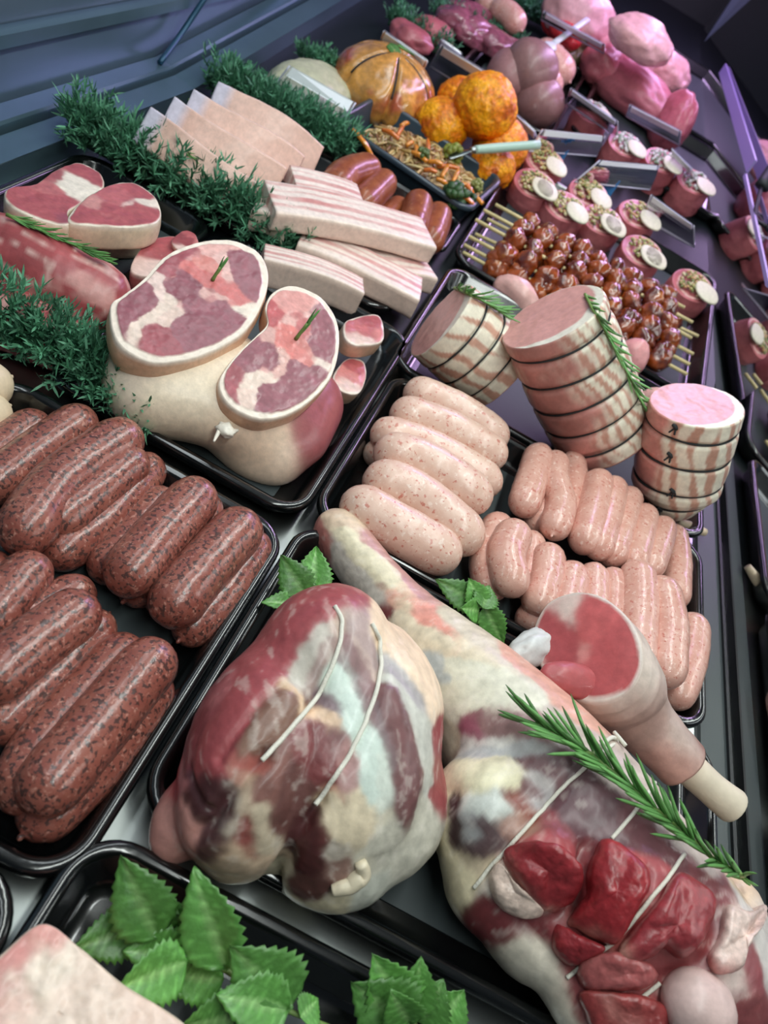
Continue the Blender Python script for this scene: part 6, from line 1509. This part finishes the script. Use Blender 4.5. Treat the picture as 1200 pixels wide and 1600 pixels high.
ticket('ticket holder with pink glints in the middle of the topped rolls', (0.0809,1.2767,0.1172), (0.1724,1.3833,0.13), (0.19,1.3799,0.0936), (0.072,1.2552,0.0786), strip=0.18, blue=True)
ticket('ticket holder lowest at the right, near the single topped roll', (0.1744,1.2738,0.1139), (0.253,1.2656,0.1099), (0.2826,1.2972,0.0697), (0.1849,1.2868,0.0704), strip=0.2)
ticket('small ticket holder behind the cream topped roll by the glass', (0.1853,1.4717,0.1426), (0.2272,1.4483,0.1378), (0.2503,1.4797,0.1086), (0.204,1.4982,0.1108), strip=0.3)

# ------------------------------------------------------------------ glazed stuffed roast and crumbed balls
gp = np.array((-0.2502,1.2197,0.0624))
V, F = ball((0, 0, 0), (0.078, 0.078, 0.052), 6, 0.05, 2.0, 31)
azi = np.arctan2(V[:, 1], V[:, 0])
gro = np.exp(-(np.sin(azi * 3 + 0.3) / 0.16) ** 2)
V = V * (1 - 0.10 * gro)[:, None]
V[:, 2] = np.maximum(V[:, 2], -0.026)
V = V + gp
V[:, 2] += 0.10 * (V[:, 1] - gp[1])
c = lin((206, 146, 70)) * (0.75 + 0.5 * (fbm(V, 50, 32) + 0.5))[:, None]
kk = np.clip((fbm(V, 28, 33) - 0.1) / 0.3, 0, 1)[:, None]
c = c * (1 - kk) + lin((176, 88, 56)) * kk
roast = obj('glazed_roast', (V, F), M_glaze, cols=np.clip(c, 0, 1), label='golden glazed stuffed roast tied into wedges, a green leaf on top', cat='roast')
for k in range(3):
    a = (k * pi - 0.3) / 3
    P = []
    for e in np.linspace(-1.25, 1.25, 15):
        d = np.array([math.cos(a) * math.sin(e), math.sin(a) * math.sin(e), math.cos(e)])
        q = d * np.array([0.078, 0.078, 0.052]) * 0.93
        P.append(gp + q + (0, 0, 0.10 * q[1] + 0.002))
    obj('string', tube(P, 0.0013, 6, 40), M_black_string, roast)
mint('green leaf on top of the glazed stuffed roast', [(gp + (-0.018, 0.004, 0.054), gp + (0.014, -0.016, 0.050), 0.02, (0, -0.2, 1)), (gp + (-0.01, 0.02, 0.054), gp + (0.03, 0.05, 0.050), 0.016, (0, -0.2, 1))])
def crumb(label, c, r, seed):
    c = np.asarray(c, float)
    V, F = ball((0, 0, 0), (r, r, r * 0.94), 6, 0.06, 1.6, seed)
    V = V + c
    V = V + normals(V, F) * (0.0018 * fbm(V, 170, seed) + 0.0010 * fbm(V, 420, seed + 1))[:, None]
    k = np.clip((fbm(V, 80, seed + 2) + 0.25) / 0.5, 0, 1)[:, None]
    c_ = lin((236, 160, 34)) * (1 - k) + lin((214, 118, 26)) * k
    k = np.clip((fbm(V, 45, seed + 3) - 0.2) / 0.25, 0, 1)[:, None]
    c_ = c_ * (1 - 0.8 * k) + lin((168, 66, 22)) * 0.8 * k
    return obj('crumbed_ball', (V, F), M_crumb, cols=np.clip(mottle(V, c_, 300, 0.3, seed + 4), 0, 1), label=label, cat='crumbed ball', group='orange crumbed meat balls')
crumb('big orange crumbed ball on top of the others', (-0.104,1.2068,0.1158), 0.047, 41)
crumb('orange crumbed ball at the lower left of the group', (-0.1465,1.1888,0.0687), 0.040, 42)
crumb('orange crumbed ball at the back left of the group', (-0.1502,1.294,0.0813), 0.036, 43)
crumb('orange crumbed ball at the right below the big one', (-0.0593,1.2274,0.0753), 0.042, 44)
crumb('orange crumbed ball at the bottom of the group', (-0.0535,1.1739,0.0589), 0.034, 45)

# ------------------------------------------------------------------ glazed kebabs on bamboo sticks
tray('black tray under the glazed kebabs and the topped meat rolls', -0.035, 0.925, 0.335, 1.270, h=0.026)
_ck = []
for k in range(6):
    V, F = ball((0, 0, 0), (0.0135, 0.0150, 0.0125), 4, 0.22, 1.5, 200 + k)
    V = V + normals(V, F) * (0.0010 * fbm(V, 260, k))[:, None]
    kk = np.clip((fbm(V, 90, 210 + k) + 0.15) / 0.4, 0, 1)[:, None]
    cc = lin((150, 70, 26)) * (1 - kk) + lin((92, 34, 22)) * kk
    k2 = np.clip((fbm(V, 70, 230 + k) - 0.25) / 0.15, 0, 1)[:, None]
    cc = cc * (1 - 0.6 * k2) + lin((196, 120, 50)) * 0.6 * k2
    _ck.append(meshdata('meat_chunk', V, F, M_glaze, np.clip(cc, 0, 1)))
def kebab(label, a, b, seed, stick0=0.0, stick1=0.0, n=9, lift=0.0):
    a = np.array(a, float); b = np.array(b, float)
    t = thing('kebab', (a + b) / 2, label, 'kebab', 'sticky glazed kebabs')
    ax = unit(b - a); L = np.linalg.norm(b - a)
    r = random.Random(seed)
    obj('stick', tube([a - ax * stick0, b + ax * stick1], 0.0025, 8), M_stick, t)
    for i in range(n):
        o = bpy.data.objects.new('meat_chunk', _ck[r.randrange(6)])
        COL.objects.link(o)
        o.parent = t
        p = a + ax * L * (i + 0.5) / n - np.array(t.location)
        o.location = p + np.array([r.uniform(-.002, .002), r.uniform(-.002, .002), r.uniform(-.001, .003)])
        o.rotation_euler = (r.uniform(0, 6), r.uniform(0, 6), r.uniform(0, 6))
        s = L / n / 0.026
        o.scale = (s * r.uniform(0.88, 1.10),) * 3
    return t
KB = [
 ((0.0194,1.0523,0.0603), (0.2548,1.0771,0.0612), 0.040, 0.020, 'sticky glazed kebab at the back of the upper layer'),
 ((0.0121,1.015,0.0598), (0.2656,1.043,0.0612), 0.042, 0.022, 'second glazed kebab of the upper layer'),
 ((0.0099,0.9857,0.0543), (0.2676,1.005,0.0566), 0.042, 0.022, 'third glazed kebab of the upper layer'),
 ((0.0074,0.9617,0.0414), (0.2746,0.9824,0.0479), 0.036, 0.024, 'fourth glazed kebab, upper layer'),
 ((0.0052,0.9566,0.0308), (0.2762,0.9706,0.0385), 0.034, 0.024, 'glazed kebab fifth from the back, half under the upper layer'),
 ((0.0049,0.9497,0.024), (0.2763,0.9579,0.0309), 0.030, 0.026, 'glazed kebab nearest the tall rolled loin, with free sticks at the right'),
 ((0.017,1.0565,0.0378), (0.2588,1.0905,0.0419), 0.038, 0.03, 'glazed kebab in the lower layer at the back'),
 ((0.0151,1.011,0.0313), (0.2846,1.0669,0.039), 0.040, 0.03, 'glazed kebab in the lower layer, middle'),
]
for i, (a, b, s0, s1, lab) in enumerate(KB):
    kebab(lab, a, b, 300 + i, s0, s1, n=9)

# ------------------------------------------------------------------ topped meat rolls
def mroll(label, c, r, h, lean, seed, top='green', slices=1, sdir=(0.7, -0.5), group='meat rolls with mushroom topping'):
    c = np.array(c, float)
    t = thing('meat_roll', c, label, 'meat roll', group)
    up = unit(np.array([lean[0], lean[1], 1.0]))
    (V, F), Sp, An, Fr, fr = gloft([c + up * h, c + up * h * 0.5, c], [r * 0.97, r * 1.05, r], m=40, n=60, face=16, amp=0.0015, sc=60, seed=seed)
    k = np.clip((fbm(V, 60, seed) + 0.1) / 0.5, 0, 1)[:, None]
    col = lin((196, 92, 96)) * (1 - k) + lin((170, 66, 74)) * k
    sp = np.sin(Fr * 16 + An) > 0.5
    isf = (Fr >= 0) & (Sp < 0.5)
    col[isf & sp] = lin((222, 170, 160))
    obj('roll', (V, F), M_flesh, t, cols=col)
    rr = np.random.default_rng(seed)
    x = unit(np.cross(up, (0, 1, 0.01))); y = np.cross(up, x)
    bits = []; cl = []
    pal = [(150, 150, 70), (186, 176, 96), (206, 190, 140), (120, 130, 58), (196, 150, 84)] if top == 'green' else [(214, 214, 200), (196, 204, 190), (120, 150, 110), (224, 220, 214), (150, 160, 140)]
    for i in range(90):
        a = rr.uniform(0, 2 * pi); q = math.sqrt(rr.random()) * r * 0.72
        p = c + up * (h + 0.001 + 0.006 * (1 - (q / r) ** 2)) + x * q * math.cos(a) + y * q * math.sin(a)
        b = ball(p, (rr.uniform(.0022, .0045), rr.uniform(.0018, .0035), rr.uniform(.0018, .0028)), 1, 0.25, 3, i, rotz(rr.uniform(0, 6)))
        bits.append(b); cl.append(np.repeat(lin(pal[rr.integers(5)])[None], len(b[0]), 0))
    obj('topping', join(bits), M_flesh, t, cols=np.vstack(cl), kind='stuff')
    for i in range(slices):
        a = i * 0.5 - 0.2
        p = c + up * (h + 0.004) + np.array([sdir[0], sdir[1], 0]) * r * 0.85 + x * 0.006 * i
        P = []
        for th in np.linspace(0, 2 * pi, 25)[:-1]:
            P.append((0.0145 * math.cos(th) * (1 + 0.1 * math.cos(2 * th)), 0.0220 * math.sin(th)))
        P = np.array(P)
        ex = unit(x * 0.5 + y * 0.5); ey = np.cross(up, ex)
        rings = [p + ex * (P[:, :1] * s) + ey * (P[:, 1:] * s) + up * z for s, z in ((0.9, 0), (1, 0.001), (1, 0.003), (0.9, 0.004))]
        obj('mushroom_slice', loft(rings), M_mush, t)
    return t
M_mush = plain('mushroom_flesh', (222, 216, 192), 0.5, vary=0.08, vscale=200)
MR = [
 ((0.0162,1.1964,0.0336),'green',2, 'topped meat roll at the left end, behind the kebab sticks'), ((0.0702,1.1851,0.0322),'green',1, 'topped meat roll nearest the kebabs, left one'), ((0.013,1.2818,0.0438),'green',1, 'topped meat roll at the back left below the spoon handle'),
 ((0.0949,1.267,0.042),'green',1, 'topped meat roll in the middle, back one'), ((0.1291,1.2107,0.0353),'green',2, 'topped meat roll in the middle of the front row'), ((0.1791,1.293,0.0452),'green',1, 'topped meat roll right of the middle, back one'),
 ((0.2009,1.1891,0.0327),'green',2, 'topped meat roll right of the middle, near the kebabs'), ((0.2893,1.1789,0.0315),'green',1, 'single topped meat roll at the right end by the glass'),
 ((0.1203,1.4842,0.0681),'white',1, 'meat roll with pale topping between two ticket holders'), ((0.1887,1.506,0.0707),'white',1, 'meat roll with pale topping behind the lowest ticket holder'), ((0.2563,1.502,0.0702),'white',1, 'cream topped meat roll by the glass'),
 ((0.0448,1.5329,0.0739),'white',1, 'meat roll with pale topping under the far ticket holder'),
]
for i, (c, tp, ns, lab) in enumerate(MR):
    mroll(lab, c, 0.033, 0.036 if tp == 'green' else 0.048, (-0.10, -0.35), 400 + i, tp, ns)

# ------------------------------------------------------------------ the far end
tray('black tray of poultry at the far right end', 0.010, 1.800, 0.320, 2.250)
tray('black tray under the red beef joint', 0.020, 1.480, 0.330, 1.780)
tray('black tray under the stuffed pink meat and brown balls', -0.200, 1.400, 0.000, 1.780)
hunk('whole_chicken', 'whole pale chicken on top, at the far right', (0.0524,1.7038,0.2205), (0.068, 0.050, 0.038), (222, 166, 160), 'chicken', 'whole pale chickens', rz=-0.25, seed=51, amp=0.16, sub=5)
hunk('whole_chicken', 'pale chicken lying lower right of the top one', (0.1314,1.8886,0.1726), (0.064, 0.050, 0.042), (226, 158, 156), 'chicken', 'whole pale chickens', rz=-0.4, seed=52, amp=0.20, sub=5)
hunk('whole_chicken', 'pale chicken lying under the top one on the left', (0.0501,1.8163,0.164), (0.062, 0.046, 0.042), (222, 150, 150), 'chicken', 'whole pale chickens', rz=0.3, seed=53, amp=0.2, sub=5)
hunk('whole_chicken', 'pale chicken farthest back behind the spoon', (-0.0687,1.822,0.1846), (0.080, 0.060, 0.055), (220, 160, 160), 'chicken', 'whole pale chickens', rz=0.2, seed=54, amp=0.16, sub=5)
hunk('beef_joint', 'red raw beef joint in slices behind the ticket holders', (0.0881,1.7593,0.1371), (0.125, 0.050, 0.044), (182, 84, 96), 'beef', 'raw red beef', rz=-0.55, seed=55, amp=0.18, sub=5)
hunk('beef_joint', 'dark red end of raw beef nearest the glass', (0.184,1.6921,0.1391), (0.034, 0.060, 0.058), (168, 66, 78), 'beef', 'raw red beef', rz=0.2, seed=56, amp=0.16, sub=5)
hunk('beef_joint', 'red raw beef piece at the back of the joint', (0.023,1.7754,0.1441), (0.05, 0.045, 0.04), (190, 80, 92), 'beef', 'raw red beef', rz=0.4, seed=57, amp=0.16, sub=5)
hunk('brown_meat_ball', 'brown meat ball behind the crumbed balls, upper', (-0.0876,1.4733,0.1328), (0.048, 0.046, 0.044), (140, 96, 92), 'meat ball', 'brown meat balls', seed=58, amp=0.05)
hunk('brown_meat_ball', 'brown meat ball behind the crumbed balls, lower', (-0.0486,1.4619,0.1014), (0.044, 0.044, 0.040), (150, 100, 96), 'meat ball', 'brown meat balls', seed=59, amp=0.05)
hunk('brown_meat_ball', 'brown meat ball half hidden at the left of the pair', (-0.1107,1.4643,0.1117), (0.042, 0.042, 0.040), (168, 112, 110), 'meat ball', 'brown meat balls', seed=60, amp=0.05)
for i, (a, b, r, lab) in enumerate((((-0.108,1.6155,0.1399), (-0.0207,1.5857,0.1263), 0.026, 'long pink meat strip behind the brown balls, nearest'), ((-0.1164,1.5449,0.1314), (-0.0256,1.5284,0.1094), 0.022, 'long pink meat strip beside the brown balls'), ((-0.216,1.6874,0.1485), (-0.1438,1.65,0.144), 0.022, 'pink sausage-like strip at the far back'), ((-0.247,1.6939,0.1393), (-0.1839,1.6929,0.1391), 0.02, 'second pink strip at the far back'))):
    sausage('pink_meat_strip', [a, (np.array(a) + np.array(b)) / 2 + (0, 0, 0.006), b], r, M_pink, lab, 'pink meat strips at the far end', 500 + i, cat='meat strip')
for i, (p, rz, lab) in enumerate((((-0.2458,1.5868,0.1114), 0.2, 'dark purple liver piece between the far garlands, left'), ((-0.212,1.5937,0.1122), 0.9, 'dark purple liver piece between the far garlands, middle'), ((-0.177,1.6024,0.1133), -0.3, 'dark purple liver piece between the far garlands, right'), ((-0.2414,1.658,0.12), 0.5, 'dark purple liver piece between the far garlands, back'), ((-0.1502,1.6135,0.1096), 0.5, 'dark purple liver piece nearest the meat strips'))):
    hunk('liver_piece', lab, p, (0.048, 0.034, 0.024), (150, 84, 100), 'liver', 'liver pieces', rz=rz, seed=70 + i, amp=0.3, sub=4, mat=M_glaze)
for i, (p, lab) in enumerate((((-0.2851,1.4314,0.0878), 'small red meat piece by the far ticket holder, left'), ((-0.2685,1.507,0.0968), 'small red meat piece beside the far garland'))):
    hunk('red_meat_piece', lab, p, (0.040, 0.03, 0.022), (176, 74, 84), 'meat', 'small red meat pieces', seed=80 + i, amp=0.25)
tub2 = tray('dark tub of peppers and salad with a white spoon at the far end', -0.085, 1.810, 0.010, 2.060, h=0.05, r=0.02, name='food_tub', mat=MATS['grey_tub_plastic'], liner=False, group=None, cat='tub')
for i, (p, lab) in enumerate((((-0.0955,1.8109,0.1533), 'red pepper at the back of the far tub'), ((-0.0481,1.819,0.1543), 'red pepper in the middle of the far tub'), ((-0.0725,1.7636,0.1576), 'red pepper lying between the other two in the far tub'))):
    hunk('red_pepper', lab, p, (0.036, 0.026, 0.024), (206, 52, 56), 'pepper', 'red peppers in the far tub', seed=90 + i, amp=0.15, mat=M_glaze)
V, F = ball((-0.0534,1.8002,0.132), (0.036, 0.05, 0.022), 4, 0.2, 2, 8)
obj('mixed_salad', (V + normals(V, F) * (0.004 * fbm(V, 120, 3))[:, None], F), M_flesh, cols=mottle(V, np.repeat(lin((110, 104, 64))[None], len(V), 0), 110, 0.5, 9), label='mixed green and brown salad heap in the far tub', cat='salad', kind='stuff')
t = thing('serving_spoon', (-0.0569,1.6972,0.1797), 'white plastic spoon lying in the far pepper tub', 'spoon')
a, b = np.array((-0.0785,1.5938,0.1623)), np.array((-0.0502,1.722,0.2026))
obj('handle', tube([a, b], 0.006, 10, sq=(0.5, 1)), M_white, t)
obj('bowl', tube([a + (a - b) * 0.25, a + (a - b) * 0.1, a], [0.008, 0.014, 0.006], 12, sq=(0.35, 1)), M_white, t)
ticket('ticket holder with a long white strip at the pepper tub', (-0.1184,1.586,0.1963), (0.0011,1.6452,0.1934), (0.0091,1.7163,0.162), (-0.1215,1.6715,0.1616), strip=0.3)
ticket('ticket holder at the very back by the far garland', (-0.2175,1.3213,0.1346), (-0.1832,1.328,0.1304), (-0.1915,1.3831,0.102), (-0.2315,1.3888,0.1027), strip=0.3)
garland('green plastic garland behind the glazed stuffed roast', (-0.3397,1.4851,0.0742), (-0.2321,1.49,0.0728), h=0.042, n=4000, seed=5)
garland('green plastic garland between the red meat pieces and the liver', (-0.3013,1.6032,0.0884), (-0.131,1.6671,0.094), h=0.046, n=5000, seed=6)
garland('green plastic garland at the far back left of the pink strips', (-0.2161,1.8941,0.1233), (-0.0969,1.9234,0.1248), h=0.05, n=4000, seed=7)

# ------------------------------------------------------------------ back ledge, rod, front glass fittings
obj('rod', tube([(-0.4533,0.9332,0.04), (-0.462,0.9929,0.0635), (-0.455,1.024,0.1084)], 0.0035, 10), plain('dark_blue_rod', (40, 78, 104), 0.35, metal=0.4), label='thin dark blue rod leaning against the back panel', cat='rod')
rail = lambda a, b, w, h: loft([np.array([q + (-w, 0, -h), q + (w, 0, -h), q + (w, 0, h), q + (-w, 0, h)]) for q in (np.array(a), np.array(b))])
structure('trim_8', rail((0.318, 1.50, 0.176), (0.262, 2.14, 0.205), 0.002, 0.011), plain('violet_lit_rail', (150, 136, 190), 0.35))  # steel rail with the violet light put into its colour
structure('trim_9', rail((0.350, 1.10, 0.135), (0.318, 1.50, 0.160), 0.002, 0.003), MATS['violet_lit_rail'])
cl = thing('glass_clamp', (0.335, 1.42, 0.19), 'black clamp holding the front glass at the upper right', 'clamp')
obj('jaw', tube([(0.330, 1.40, 0.175), (0.345, 1.45, 0.215), (0.375, 1.46, 0.24)], [0.012, 0.016, 0.02], 12, sq=(0.6, 1)), M_dark, cl)
obj('lever', tube([(0.330, 1.40, 0.175), (0.334, 1.33, 0.150), (0.352, 1.31, 0.150)], 0.0035, 8), M_seal, cl)
obj('screw', tube([(0.322, 1.41, 0.178), (0.334, 1.41, 0.178)], 0.007, 12), M_rim, cl)
structure('trim_11', box((0.235, 2.50, 0.35), (0.022, 0.022, 0.55)), plain('post_grey', (70, 84, 98), 0.5))
